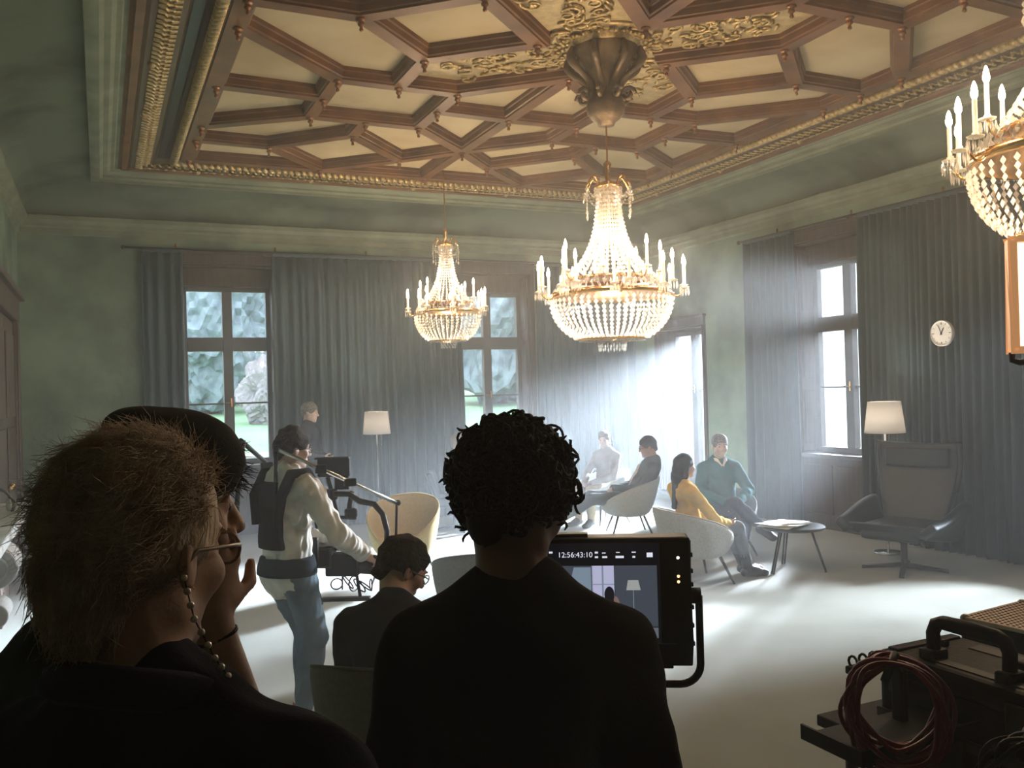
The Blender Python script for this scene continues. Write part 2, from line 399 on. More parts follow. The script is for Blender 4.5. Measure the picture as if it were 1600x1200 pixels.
# scrolling gilded relief on the star-shaped centre
def in_poly(p, poly):
    ins = False; n = len(poly)
    for i in range(n):
        a, b = poly[i], poly[i-1]
        if (a[1] > p[1]) != (b[1] > p[1]) and p[0] < (b[0]-a[0])*(p[1]-a[1])/(b[1]-a[1])+a[0]: ins = not ins
    return ins
rnd = random.Random(3); mb = MB(); cnt = 0
zr = CZ+.104
for t in range(900):
    p = (rnd.uniform(-1.3, 1.3), rnd.uniform(-1.3, 1.3))
    d = math.hypot(*p)
    if not in_poly(p, star_cell) or d < .30: continue
    if any(not in_poly((p[0]+.07*math.cos(a), p[1]+.07*math.sin(a)), star_cell) for a in (0, 1.57, 3.14, 4.71)): continue
    if d > 1.35: continue
    cnt += 1
    if cnt % 3 == 0:
        s_ = rnd.choice((1, -1)); a0 = rnd.uniform(0, 6.3); R_ = rnd.uniform(.05, .10)
        pts = []; rs = []
        for i in range(13):
            u = i/12; a = a0+s_*u*7.0; rr = R_*(1-u*.85); pts.append((CX+p[0]+rr*math.cos(a), CY+p[1]+rr*math.sin(a), zr-.012-.012*math.sin(u*3))); rs.append(.015*(1-.6*u))
        mb.tube(pts, rs, 5)
    else:
        an = rnd.uniform(0, 6.3); M = Matrix.Rotation(an, 3, 'Z') @ Matrix.Rotation(rnd.uniform(-.5, .5), 3, 'X')
        mb.ball((CX+p[0], CY+p[1], zr-.006), (rnd.uniform(.035, .07), .018, .018), 6, 4, M)
tag(mb.build('gilt_scrollwork', 'gilt', ceiling, smooth=True), None, None, kind='stuff')
# rosette of leaves and hanging pendant at the centre
rm = MB(); rm.lathe([(.43, .17), (.44, .10), (.41, .08), (.40, .12), (.34, .13), (.29, .10), (.28, .05), (.25, .04), (.0, .04)], 40, (CX, CY, CZ)); rosette = rm.build('rosette_ring', 'gilt', ceiling, smooth=True)
lf = None
for k in range(20):
    a = 2*PI*k/20
    if lf is None:
        m_ = MB()
        for j, (dx, w_) in enumerate(((0, .03), (.035, .042), (.07, .03), (.09, .014))):
            m_.ball((dx, 0, -.01-.012*j), (.028, w_, .014), 6, 4)
        lf = m_.build('acanthus_leaf', 'gilt', ceiling, smooth=True); lf.location = (CX+.30*math.cos(a), CY+.30*math.sin(a), CZ+.10); lf.rotation_euler = (0, 0, a)
    else: share(lf, ceiling, (CX+.30*math.cos(a), CY+.30*math.sin(a), CZ+.10), (0, 0, a))
mb = MB()
n = 48; prof = [(.27, .05), (.27, .0), (.215, -.05), (.165, -.12), (.13, -.20), (.105, -.28), (.11, -.335), (.145, -.37), (.158, -.415), (.150, -.46), (.115, -.505), (.075, -.535), (.065, -.56), (.0, -.565)]
vs = []
for r_, z_ in prof:
    for k in range(n):
        a = 2*PI*k/n; amp = .10 if -.33 < z_ < .02 else .0; rr = r_*(1+amp*math.cos(8*a)); vs.append((CX+rr*math.cos(a), CY+rr*math.sin(a), CZ+z_))
fs = [(i*n+k, i*n+(k+1) % n, (i+1)*n+(k+1) % n, (i+1)*n+k) for i in range(len(prof)-1) for k in range(n)]
mb.add(vs, fs); pend = mb.build('pendant', 'pendant_bronze', ceiling, smooth=True)
sc = MB(); pts = []; rs = []
for i in range(22):
    u = i/21; a = -1.2+u*2.0
    pts.append((.285-.14*u+.055*math.sin(u*6.3), 0, .03-.36*u)); rs.append(.030-.006*math.cos(u*12))
sc.tube(pts, rs, 6)
for (cx_, cz_, R_, dr) in ((.185, -.33, .060, 1), (.265, -.04, .045, -1)):
    pp = [(cx_+R_*(1-.7*i/12)*math.cos(dr*i*.6), 0, cz_+R_*(1-.7*i/12)*math.sin(dr*i*.6)) for i in range(13)]
    sc.tube(pp, .018, 6)
s0 = None
for k in range(8):
    if s0 is None: s0 = sc.build('scroll_bracket', 'pendant_bronze', ceiling, smooth=True); s0.location = (CX, CY, CZ)
    else: share(s0, ceiling, (CX, CY, CZ), (0, 0, 2*PI*k/8))

# ---- windows: built in a local frame (x along the wall, y outwards, z up)
def window(name, loc, rz, hw, z0, z1, rows, sillz, right_wall=False, bars=(1.75,)):
    w = struct(empty(name, loc, rz))
    dp = .30                                                 # depth of the sash behind the wall face
    mb = MB(); c = .07
    for sx in (-1, 1): mb.span((sx*hw, -.03, z0-.02), (sx*(hw+c), .01, z1+.14)); mb.span((sx*(hw-.012), -.005, z0), (sx*hw, dp+.06, z1))
    mb.span((-hw-c, -.045, z1), (hw+c, .01, z1+.14)); mb.span((-hw, 0, z1-.02), (hw, dp+.1, z1)); mb.span((-hw-c-.02, -.065, z1+.12), (hw+c+.02, .01, z1+.16))
    mb.span((-hw, dp-.12, rows[-1][1]+.06), (hw, dp+.06, z1-.02))
    mb.build('casing', 'window_wood', w, bevel=.006)
    mb = MB().span((-hw-.04, -.10, sillz-.05), (hw+.04, dp, sillz)); mb.build('sill', 'window_sash', w, bevel=.012)
    if sillz > .5:
        mb = MB().span((-hw, -.02, 0), (hw, .0, sillz-.05))
        for k in (-1, 1): mb.span((k*.04, -.032, .14), (k*(hw-.08), -.02, sillz-.14))
        mb.build('apron_panel', 'window_wood', w, bevel=.008)
    # shutter boards folded into the reveals
    for sx in (-1, 1):
        sh = MB().span((sx*(hw-.012), .03, z0+.02), (sx*(hw-.04), dp-.03, z1-.06)).build('shutter', 'window_wood', w, bevel=.004)
        H = z1-z0; cuts = [z0+.10, z0+H*.30, z0+H*.36, z0+H*.62, z0+H*.68, z1-.14]
        for a, b in zip(cuts[0::2], cuts[1::2]):
            MB().span((sx*(hw-.04), .065, a), (sx*(hw-.052), dp-.065, b)).build('shutter_panel', 'window_wood', sh, bevel=.01)
    px = .515 if hw > .6 else hw-.09; mw = .065
    mb = MB(); za, zb = rows[0][0], rows[-1][1]; y0, y1 = dp-.03, dp+.05
    for sx in (-1, 1): mb.span((sx*px, y0, za-.08), (sx*(hw-.01), y1, zb+.08))
    mb.span((-hw+.01, y0, zb), (hw-.01, y1, zb+.08)); mb.span((-hw+.01, y0, sillz), (hw-.01, y1, za))
    sash = mb.build('sash_frame', 'window_sash', w, bevel=.006)
    MB().span((-mw, y0-.02, za), (mw, y1, zb)).build('mullion', 'window_sash', w, bevel=.01)
    for (a, b), (c_, d_) in zip(rows, rows[1:]): MB().span((-px, y0-.01, b), (px, y1, c_)).build('transom', 'window_sash', w, bevel=.008)
    for zb_ in bars:
        for sx in (-1, 1): MB().span((sx*mw, y0+.02, zb_-.011), (sx*px, y1-.01, zb_+.011)).build('glazing_bar', 'window_sash', w)
    for (a, b) in rows:
        zs = [a]+[q for q in bars if a < q < b]+[b]
        for p, q in zip(zs, zs[1:]):
            for sx in (-1, 1): MB().span((sx*mw, dp+.012, p), (sx*px, dp+.018, q)).build('pane', 'pane_glass', w)
    MB().span((mw-.05, y0-.05, 1.70), (mw-.03, y0-.02, 1.82)).tube([(0.02, y0-.05, 1.76), (-.05, y0-.055, 1.76)], .009, 6).build('handle', 'brass', w)
    return w
ROWS = [(.99, 2.46), (2.65, 3.27)]
window('window_1', (WIN['w1'], YB, 0), 0, HW, .93, 3.6, ROWS, .93)
window('window_2', (WIN['w2'], YB, 0), 0, HW, .93, 3.6, ROWS, .93)
window('window_3', (XR, WIN['w3'], 0), -PI/2, .585, .12, 2.72, [(.50, 2.60)], .16, bars=(1.75,))
window('window_4', (XR, WIN['w4'], 0), -PI/2, HW, .93, 3.6, ROWS, .93)

window('window_5', (XR, 4.4, 0), -PI/2, HW, .93, 3.6, ROWS, .93)

# ---- door with wide wooden surround on the left wall
dr = struct(empty('door_1', (XL, 9.7, 0)))
mb = MB()
for y in (-1.18, 1.18): mb.span((0, y-.14, 0), (.08, y+.14, 2.72)); mb.span((.08, y-.09, 0), (.10, y+.09, 2.72)); mb.span((0, y-.16, 0), (.11, y+.16, .24))
mb.span((0, -1.34, 2.72), (.10, 1.34, 2.98)); mb.span((0, -1.40, 2.95), (.15, 1.40, 3.02))
mb.build('surround', 'door_wood', dr, bevel=.01)
for y in (-.525, .525):
    lf = MB().span((.01, y-.51, .02), (.05, y+.51, 2.70)).build('door_leaf', 'door_wood', dr, bevel=.006)
    for a, b in ((.2, .75), (.85, 1.6), (1.7, 2.55)): MB().span((.05, y-.38, a), (.068, y+.38, b)).build('door_panel', 'door_wood', lf, bevel=.012)
    MB().ball((.09, y*.1, 1.05), .03).build('door_knob', 'brass', lf, smooth=True)

# ---- outdoors
mat('lawn', (.15, .29, .15), .9, col2=(.21, .36, .20), vscale=.4, bump=.2)
mat('foliage', (.10, .135, .155), .9, col2=(.24, .30, .34), vscale=1.6, detail=12, lo=.36, hi=.62, bump=1.0, bscale=5)  # pale blue of indoor haze and pane reflections is mixed into the leaf colour
mat('foliage_pale', (.20, .19, .20), .9, col2=(.30, .28, .29), vscale=1.5, bump=.6, bscale=3)
mat('bark', (.09, .07, .055), .9, var=.3)
mat('facade', (.74, .72, .68), .8, var=.05)
mat('facade_trim', (.62, .60, .57), .8, var=.05)
mat('gravel', (.55, .54, .50), .9, var=.15, vscale=30)
mb = MB(); G = []
for j, (y, z) in enumerate(((12.76, -.35), (20, -.3), (32, .1), (60, 1.15), (120, 2.5))): G += [(-60, y, z), (14+(y-12.76)*.55, y, z)]
mb.add(G, [(2*i, 2*i+1, 2*i+3, 2*i+2) for i in range(4)]); o = mb.build('lawn', 'lawn'); tag(o, 'green lawn rising towards the trees outside the back windows', 'lawn', kind='structure')
o = MB().span((8.62, -10, -.6), (60, 60, -.42)).build('courtyard_ground', 'gravel'); tag(o, None, None, kind='structure')
for y, z in ((24, -.12), (27.5, .02)): tag(MB().span((-10, y, z-.05), (16, y+.7, z+.06)).build('garden_path', 'gravel'), 'pale gravel path crossing the lawn'+(' nearer the house' if y < 25 else ' further from the house'), 'path')
rnd = random.Random(11)
def blob(seed, R, H, m=3):
    bm = bmesh.new(); bmesh.ops.create_icosphere(bm, subdivisions=5, radius=1.0); r2 = random.Random(seed); ph = [(r2.uniform(1.5, 5), r2.uniform(1.5, 5), r2.uniform(1.5, 5), r2.uniform(0, 6)) for _ in range(9)]
    for v in bm.verts:
        d = sum(math.sin(v.co.x*a*1.6+p)*math.sin(v.co.y*b*1.6+p*2)*math.sin(v.co.z*c*1.6-p) for a, b, c, p in ph)*.085
        d += r2.uniform(-.06, .06); v.co *= 1+d; v.co.x *= R; v.co.y *= R; v.co.z *= H
    me = bpy.data.meshes.new('crown'); bm.to_mesh(me); bm.free(); return me
TREES = [(1.2, 64, 4.3, 6.6), (5.6, 53, 3.9, 5.4), (10.2, 64, 4.3, 6.8), (23.8, 53, 4.9, 5.8), (31.0, 66, 5.6, 7.4)]
TL = ['leftmost tall leafy tree beyond the lawn behind window', 'dense leafy tree beyond the lawn, second from left', 'tall leafy tree behind the pale bushes beyond the lawn', 
      'leafy tree seen through the second back window, left half', 'leafy tree seen through the second back window, right half']
for k, (x, y, R_, H_) in enumerate(TREES):
    t = thing('garden_tree', TL[k], 'tree', (x, y, 1.0), 0, 'trees beyond the lawn')
    o = obj('crown', blob(k, R_, H_), 'foliage', t); o.location = (0, 0, H_*.95+.4)
    MB().tube([(0, 0, -.3), (.1, 0, 2), (0, .1, 4)], [.4, .3, .2], 8).build('trunk', 'bark', t, smooth=True)
for k, (x, y, R_, H_, lab) in enumerate(((7.3, 43, 1.3, 1.75, 'tall pale rounded bush at the edge of the lawn'), (9.6, 45.5, 1.3, 1.0, 'low pale spreading bush beside the tall pale bush'))):
    t = thing('garden_bush', lab, 'bush', (x, y, .45)); o = obj('crown', blob(40+k, R_, H_), 'foliage_pale', t); o.location = (0, 0, H_*.8); MB().tube([(0, 0, -.2), (0, 0, .6)], .15, 6).build('stem', 'bark', t)
bd = thing('courtyard_building', 'white facade of the neighbouring building across the courtyard', 'building', (24, 22, -.4))
MB().span((0, -22, 0), (6, 26, 11)).build('wall', 'facade', bd)
MB().span((-.12, -22, 3.6), (0, 26, 3.9)).span((-.2, -22, 8.4), (0, 26, 8.8)).build('string_course', 'facade_trim', bd, bevel=.03)
for k in range(12):
    y = -20+4*k
    fr = MB().span((-.10, y-.8, .7), (0, y+.8, 3.2)).build('window_surround', 'facade_trim', bd, bevel=.02)
    MB().span((-.12, y-.6, .9), (-.09, y+.6, 3.0)).build('shutter_board', 'facade', fr, bevel=.02)
    fr = MB().span((-.10, y-.8, 4.8), (0, y+.8, 7.6)).build('window_surround', 'facade_trim', bd, bevel=.02)
    MB().span((-.12, y-.6, 5.0), (-.09, y+.6, 7.4)).build('shutter_board', 'facade', fr, bevel=.02)

# ================================================================== CURTAINS
def curtain(label, horiz, u0, u1, base, z0=.02, z1=3.72, seed=1, pitch=.115, amp=.055, lean=0.0, group=None):
    """pleated sheet; horiz: along X at Y=base, else along Y at X=base"""
    r = random.Random(seed); L_ = u1-u0; us = [0.0]; n_p = max(3, int(L_/pitch)); ph = [r.uniform(.7, 1.3) for _ in range(n_p)]
    tot = sum(ph); ph = [p*L_/tot for p in ph]
    pts = []; u = 0
    for p in ph:
        a = amp*r.uniform(.6, 1.25)
        for k, (f, o) in enumerate(((0, 0), (.12, .62), (.25, .95), (.38, .62), (.5, 0), (.62, -.62), (.75, -.95), (.88, -.62))): pts.append((u+f*p, o*a))
        u += p
    pts.append((L_, 0))
    rows = [0, .12, .4, .75, 1.0]; vs = []
    wob = [[r.uniform(-1, 1) for _ in range(n_p+1)] for _ in rows]
    for ri, t in enumerate(rows):
        z = z1+(z0-z1)*t; k_amp = .55+.6*t
        for i, (uu, o) in enumerate(pts):
            q = min(n_p-1, i//8); w_ = wob[ri][q]*.018*t
            a, b = u0+uu+w_+lean*t*(1-uu/L_), base+o*k_amp
            vs.append((a, b, z) if horiz else (b, a, z))
    n = len(pts); mb = MB(); mb.add(vs, [(i*n+k, i*n+k+1, (i+1)*n+k+1, (i+1)*n+k) for i in range(len(rows)-1) for k in range(n-1)])
    th = thing('curtain', label, 'curtain', (0, 0, 0), 0, group)
    o = mb.build('drape', 'curtain', th, smooth=True)
    s_ = o.modifiers.new('thick', 'SOLIDIFY'); s_.thickness = .008; s_.offset = 0
    hb = MB()
    if horiz: hb.span((u0+.01, base-.03, z1-.005), (u1-.01, base+.03, z1+.035))
    else: hb.span((base-.03, u0+.01, z1-.005), (base+.03, u1-.01, z1+.035))
    hb.build('heading_tape', 'curtain', th, bevel=.01)
    return th
BYC, RXC = YB-.13, XR-.13
G_ = 'heavy blue-green curtains'
curtain('narrow blue-green curtain left of the lawn window, nearest the bare green wall', True, .50, 1.00, BYC, seed=1, group=G_)
curtain('wide blue-green curtain behind the standing floor lamp, between the two back windows', True, 2.13, 4.86, BYC, seed=2, pitch=.13, group=G_)
curtain('hazy curtain in the far corner, right of the second back window', True, 6.08, 7.85, BYC, seed=3, pitch=.13, group=G_)
curtain('narrow curtain gathered left of the bright right-hand window', False, 8.70, 9.66, RXC, seed=4, pitch=.11, lean=.0, group=G_)
curtain('very wide curtain on the right wall, behind the wing chair and clock', False, 5.08, 7.66, RXC, seed=5, pitch=.10, group=G_)
def rod(label, a, b, nbr):
    t = thing('curtain_rod', label, 'curtain rod')
    MB().tube([a, b], .014, 8).build('rod', 'iron', t, smooth=True)
    for e in (a, b): MB().ball(e, .026).build('finial', 'iron', t, smooth=True)
    a_, b_ = Vector(a), Vector(b); out = Vector((0, .13, 0)) if abs(a_.y-b_.y) < .01 else Vector((.13, 0, 0))
    for k in range(nbr):
        p = a_.lerp(b_, (k+.5)/nbr); MB().tube([p, p+out], .010, 6).tube([p+out*.96+Vector((0, 0, -.05)), p+out*.96+Vector((0, 0, .09))], .014, 6).build('bracket', 'brass', t)
rod('thin dark curtain rod over the back wall windows', (.30, BYC, 3.765), (7.9, BYC, 3.765), 6)
rod('thin dark curtain rod along the right wall', (RXC, 9.76, 3.765), (RXC, 3.4, 3.765), 5)

# ================================================================== CHANDELIERS
crystal_mat('crystal')
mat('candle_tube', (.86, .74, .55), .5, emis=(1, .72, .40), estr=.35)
emit_mat('bulb_glow', (1.0, .82, .58), 45, 'NONE')
WARM = (1.0, .755, .505)
def point(name, parent, loc, power, r=.03, col=WARM):
    l = bpy.data.lights.new(name, 'POINT'); l.energy = power; l.color = col; l.shadow_soft_size = r
    o = bpy.data.objects.new(name, l); COL.objects.link(o); o.parent = parent; o.location = loc; return o
PROTO = {}
def chandelier(label, loc, sr, sz, power, stem_top, hero=True, glow=1.0):
    """origin at the brass ring; sr, sz scale radius and height"""
    t = thing('crystal_chandelier', label, 'chandelier', loc, 0, 'crystal chandeliers in a row')
    key = (sr, sz)
    def part(name, fn, m, smooth=False, lc=None, rot=None):
        k = (name, key)
        if k not in PROTO: PROTO[k] = fn().mesh(name, smooth)
        me = PROTO[k]; o = bpy.data.objects.new(name, me); COL.objects.link(o)
        if not me.materials: me.materials.append(MATS[m])
        o.parent = t
        if lc is not None: o.location = lc
        if rot is not None: o.rotation_euler = (0, 0, rot)
        if name in ('prism_band', 'bowl_floor', 'bottom_tassel', 'crown_fringe'): o['kind'] = 'stuff'
        return o
    R = .47*sr
    part('brass_ring', lambda: MB().lathe([(R-.02, .0), (R+.012, .0), (R+.02, .018), (R+.012, .04), (R-.02, .04), (R-.025, .02), (R-.02, 0)], 40), 'brass', True)
    part('upper_ring', lambda: MB().lathe([(R*.70-.012, .13*sz), (R*.70+.012, .13*sz), (R*.70+.012, .155*sz), (R*.70-.012, .155*sz), (R*.70-.012, .13*sz)], 32), 'brass', True)
    part('lower_ring', lambda: MB().lathe([(R*.56-.012, -.345*sz), (R*.56+.010, -.345*sz), (R*.56+.014, -.33*sz), (R*.56-.012, -.325*sz), (R*.56-.012, -.345*sz)], 32), 'brass', True)
    # bead strings of the tall cone
    def coneR(u): return R*(.19+.08*u+.63*u**3.2)
    zt, zb = .86*sz, .10*sz; N1 = 34 if hero else 26; NB = 24
    def cs():
        mb = MB(); pts = []
        for i in range(NB):
            u = i/(NB-1); r = coneR(u); z = zt+(zb-zt)*u; mb.bead((r, 0, z), .0125*sr*(.9+.6*u), .0165*sz*(.9+.35*u)); 
        return mb
    for k in range(N1): part('bead_string', cs, 'crystal', False, None, 2*PI*k/N1)
    # band of prisms between the two rings and the bowl below
    N2 = 52 if hero else 40
    part('prism_band', lambda: _band(N2, [(R*.97, .05*sz), (R*.86, .085*sz), (R*.72, .125*sz)], .013*sr, .026*sz), 'crystal')
    def bs():
        mb = MB(); K = 11
        for i in range(K):
            u = i/(K-1); a = u*1.10; r = R*(1.03-.47*(1-math.cos(a))/(1-math.cos(1.10))); z = -.035*sz-.30*sz*math.sin(a)/math.sin(1.10)
            mb.bead((r, 0, z), .0185*sr*(1-.3*u), .021*sz)
        return mb
    for k in range(N2): part('bowl_string', bs, 'crystal', False, None, 2*PI*(k+.5)/N2)
    part('bowl_floor', lambda: _band(24, [(R*.50, -.345*sz), (R*.38, -.352*sz), (R*.26, -.358*sz)], .02*sr, .008*sz), 'crystal')
    part('bottom_tassel', lambda: _band(14, [(R*.24, -.36*sz), (R*.235, -.39*sz), (R*.225, -.42*sz)], .009*sr, .02*sz).lathe([(R*.25, -.345*sz), (R*.26, -.355*sz), (R*.2, -.36*sz), (0, -.36*sz)], 20), 'crystal')
    # crown with swags at the top
    part('crown', lambda: MB().lathe([(R*.20, .87*sz), (R*.24, .885*sz), (R*.23, .90*sz), (R*.14, .92*sz), (R*.10, .93*sz), (0, .93*sz)], 24), 'brass', True)
    part('crown_fringe', lambda: _band(22, [(R*.235, .865*sz), (R*.235, .835*sz)], .007*sr, .016*sz), 'crystal')
    def arm():
        mb = MB(); pts = [(R*(.16+.26*u), 0, .90*sz+.065*math.sin(u*PI*1.1)*sz) for u in [i/8 for i in range(9)]]
        return mb.tube(pts, .008*sr, 6)
    def swag():
        mb = MB(); a0, a1 = 0, 2*PI/6
        for i in range(13):
            u = i/12; a = a0+(a1-a0)*u; mb.bead((R*.42*math.cos(a), R*.42*math.sin(a), .885*sz-.11*sz*math.sin(PI*u)), .008*sr, .012*sz)
        for i in range(6): mb.bead((R*.42, 0, .87*sz-.032*sz*i), .0085*sr, .015*sz)
        return mb.bead((R*.42, 0, .665*sz), .014*sr, .030*sz)
    for k in range(6):
        part('crown_arm', arm, 'brass', True, None, 2*PI*k/6); part('crown_swag', swag, 'crystal', False, None, 2*PI*k/6)
    part('stem', lambda: MB().lathe([(.012, .92*sz), (.020, .95*sz), (.028, .99*sz), (.026, 1.05*sz), (.034, 1.07*sz), (.02, 1.09*sz), (.008, 1.10*sz)], 12), 'brass', True)
    MB().tube([(0, 0, 1.09*sz), (0, 0, stem_top-loc[2])], .007, 6).build('hanging_rod', 'brass', t)
    # candle arms: lower outer tier in pairs, upper inner tier
    def carm(r0, z0, r1, z1):
        def f():
            return MB().tube([(r0+(r1-r0)*u, 0, z0+(z1-z0)*u-.045*sz*math.sin(PI*u)) for u in [i/8 for i in range(9)]], .008*sr, 6)
        return f
    def candle_mesh(): return MB().lathe([(.032, 0), (.036, .006), (.016, .012), (.014, .02), (.0105, .022), (.0105, .165*sz), (.006, .17*sz), (0, .17*sz)], 10)
    def bulb_mesh(): return MB().lathe([(.007, .168*sz), (.0135, .183*sz), (.0145, .197*sz), (.010, .225*sz), (.004, .245*sz), (0, .25*sz)], 8)
    def drops():
        mb = MB()
        for i in range(9): a = 2*PI*i/9; mb.bead((.034*math.cos(a), .034*math.sin(a), -.035*sz), .006, .035*sz)
        return mb
    n_out, n_in = (9, 7) if hero else (7, 6)
    outs = []
    for tier, (cnt, r0, z0, r1, z1, ao) in enumerate(((n_out, R, .02*sz, R*1.24, .045*sz, .12), (n_in, R*.70, .14*sz, R*.86, .20*sz, .45))):
        for k in range(cnt):
            a = ao+2*PI*k/cnt
            nm = ('lower_candle_arm', 'upper_candle_arm')[tier]
            part(nm, carm(r0, z0, r1, z1), 'brass', True, None, a)
            offs = ((-.055, 0), (.055, .03*sz)) if tier == 0 else ((0, 0),)
            for (da, dz) in offs:
                aa = a+da/ (1 if tier else R*1.24)*1.0; p = (r1*math.cos(aa), r1*math.sin(aa), z1+dz)
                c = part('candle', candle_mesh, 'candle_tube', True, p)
                kb = ('bulb', key)
                if kb not in PROTO: PROTO[kb] = bulb_mesh().mesh('bulb', True); PROTO[kb].materials.append(MATS['bulb_glow'])
                b = bpy.data.objects.new('bulb', PROTO[kb]); COL.objects.link(b); b.parent = c
                kd = ('drops', key)
                if kd not in PROTO: PROTO[kd] = drops().mesh('drops'); PROTO[kd].materials.append(MATS['crystal'])
                d = bpy.data.objects.new('drip_pan_drops', PROTO[kd]); COL.objects.link(d); d.parent = c
    for k in range(5):
        a = .3+2*PI*k/5; point('candle_light', t, (R*1.24*math.cos(a), R*1.24*math.sin(a), .31*sz), power/5, .05)
    point('inner_light', t, (0, 0, -.13*sz), power*.55*glow, .05); point('inner_light', t, (0, 0, .25*sz), power*.20*glow, .04); point('inner_light', t, (0, 0, .50*sz), power*.08*glow, .03)
    return t
def _band(n, rings, r, h):
    mb = MB()
    for j, (R_, z) in enumerate(rings):
        for k in range(n):
            a = 2*PI*(k+.5*(j % 2))/n; mb.bead((R_*math.cos(a), R_*math.sin(a), z), r, h)
    return mb
CH_POW = 138
chandelier('large crystal chandelier hanging from the gilded pendant in mid-room', (CX, CY, 2.56), 1.0, 1.0, CH_POW, 3.95)
chandelier('smaller crystal chandelier at the back, hanging near the wide curtain', (3.76, 9.88, 2.75), .80, .93, CH_POW*.62, 4.46, False, 1.5)
chandelier('nearest crystal chandelier, cut off by the right edge of the picture', (3.72, 2.38, 2.75), .80, .93, CH_POW*.26, 4.46, False, 3.0)

# ================================================================== FLOOR LAMPS
shade_mat('lamp_shade', (.95, .93, .90), 1)
mat('chrome', (.75, .77, .78), .18, metal=1.0)
def floor_lamp(label, loc, r0, r1, zb, zt):
    t = thing('floor_lamp', label, 'lamp', loc, 0, 'floor lamps with white shades')
    MB().lathe([(0, 0), (.14, 0), (.145, .008), (.14, .018), (.02, .024), (0, .024)], 28).build('base', 'chrome', t, smooth=True)
    MB().tube([(0, 0, .02), (0, 0, zt-.10)], .011, 10).build('pole', 'chrome', t, smooth=True)
    MB().tube([(.06, 0, zb+.02), (.06, 0, zb-.14)], .0025, 5).ball((.06, 0, zb-.15), .008).build('pull_cord', 'chrome', t)
    MB().lathe([(r1, zb), (r0, zt), (r0-.004, zt), (r1-.004, zb), (r1, zb)], 36).build('shade', 'lamp_shade', t, smooth=True)
    mb = MB()
    for k in range(3): a = 2*PI*k/3; mb.tube([(0, 0, zt-.10), (r0*.97*math.cos(a), r0*.97*math.sin(a), zt-.01)], .003, 5)
    mb.build('shade_carrier', 'chrome', t)
    MB().ball((0, 0, (zb+zt)/2), .035).build('bulb', 'bulb_lamp', t, smooth=True)
    point('lamp_light', t, (0, 0, (zb+zt)/2+.02), 92, .05, (1.0, .86, .72))
emit_mat('bulb_lamp', (1, .82, .6), 6, 'NONE')
floor_lamp('slim chrome floor lamp with white shade before the wide back curtain', (3.34, 11.55, 0), .155, .185, 1.29, 1.59)
floor_lamp('chrome floor lamp with white shade behind the leather wing chair', (7.50, 6.86, 0), .165, .205, 1.27, 1.60)

# ================================================================== FURNITURE
def face(dx, dy): return math.atan2(-dx, dy)      # rz that turns local +Y to (dx, dy)
mat('wool_beige', (.36, .34, .29), .95, var=.10, vscale=60, bump=.3, bscale=260, sheen=.2, spec=.2)
mat('wool_yellow', (.55, .42, .15), .95, var=.08, vscale=60, bump=.3, bscale=260, sheen=.2, spec=.2)
mat('wool_grey', (.20, .20, .185), .95, var=.10, vscale=60, bump=.3, bscale=260, sheen=.2, spec=.2)
mat('wool_pale', (.45, .47, .46), .95, var=.08, vscale=60, bump=.3, bscale=260, sheen=.2, spec=.2)
mat('wool_olive', (.095, .090, .075), .95, var=.12, vscale=50, bump=.3, bscale=240, spec=.2)
mat('black_leg', (.018, .018, .018), .45)
mat('leather', (.007, .014, .018), .36, col2=(.011, .019, .024), vscale=20, bump=.12, bscale=120, spec=.28)
def tub_chair(label, loc, rz, m, hb=.76, group='upholstered tub chairs', sc=1.0):
    t = thing('tub_chair', label, 'chair', loc, rz, group); t.scale = (sc, sc, sc)
    nT, vs, fs = 40, [], []
    def rim(th):        # th: 0 at the back, pi at the front
        a = abs(th)/PI
        return .37+(hb-.37)*max(0, math.cos(min(a*1.12, 1)*PI/2))**.80 if a < .89 else .375
    prof = []
    for k in range(nT):
        th = -PI+2*PI*k/nT; h = rim(th); s_, c_ = math.sin(th), -math.cos(th)
        def P(r, z, e=1.0): lean = .10*max(0, (z-.35))*1.4*max(0, math.cos(th)); return (s_*r*1.02, c_*r*(1.0)-lean, z)
        f = (h-.25)
        col = [P(.0, .22), P(.18, .225), P(.265, .25), P(.315, .25+f*.30), P(.345, .25+f*.70), P(.358, h-.015), P(.345, h), P(.322, h-.012), P(.300, .37+max(0, h-.39)*.45), P(.285, .34), P(.0, .325)]
        prof.append(col)
    m_ = len(prof[0])
    for c in prof: vs += c
    for k in range(nT):
        for i in range(m_-1): fs.append((k*m_+i, ((k+1) % nT)*m_+i, ((k+1) % nT)*m_+i+1, k*m_+i+1))
    mb = MB(); mb.add(vs, fs); mb.build('shell', m, t, smooth=True, sub=1)
    mb = MB(); mb.lathe([(0, .30), (.25, .30), (.285, .325), (.29, .36), (.275, .385), (.22, .398), (0, .40)], 32); mb.build('seat_cushion', m, t, smooth=True)
    # piping along the rim
    pts = [Vector(prof[k][6]) for k in range(nT)]; MB().tube(pts, .006, 6, closed=True).build('piping', m, t, smooth=True)
    for sx in (-1, 1):
        for sy in (-1, 1): MB().tube([(sx*.17, sy*.16, .24), (sx*.26, sy*.25, 0)], [.017, .010], 8).build('leg', 'black_leg', t, smooth=True)
    return t
tub_chair('beige felt tub chair under the woman in yellow', (5.02, 6.85, 0), face(.96, -.14), 'wool_beige', .70)
tub_chair('empty mustard yellow tub chair behind the camera rig', (2.68, 8.42, 0), face(-.55, -.83), 'wool_yellow', .80)
tub_chair('empty dark grey tub chair behind the curly-haired man', (2.42, 5.80, 0), face(.3, .95), 'wool_grey', .76)
tub_chair('pale hazy tub chair under the reclining man in a suit', (5.93, 9.45, 0), face(-.92, .38), 'wool_pale', .70)
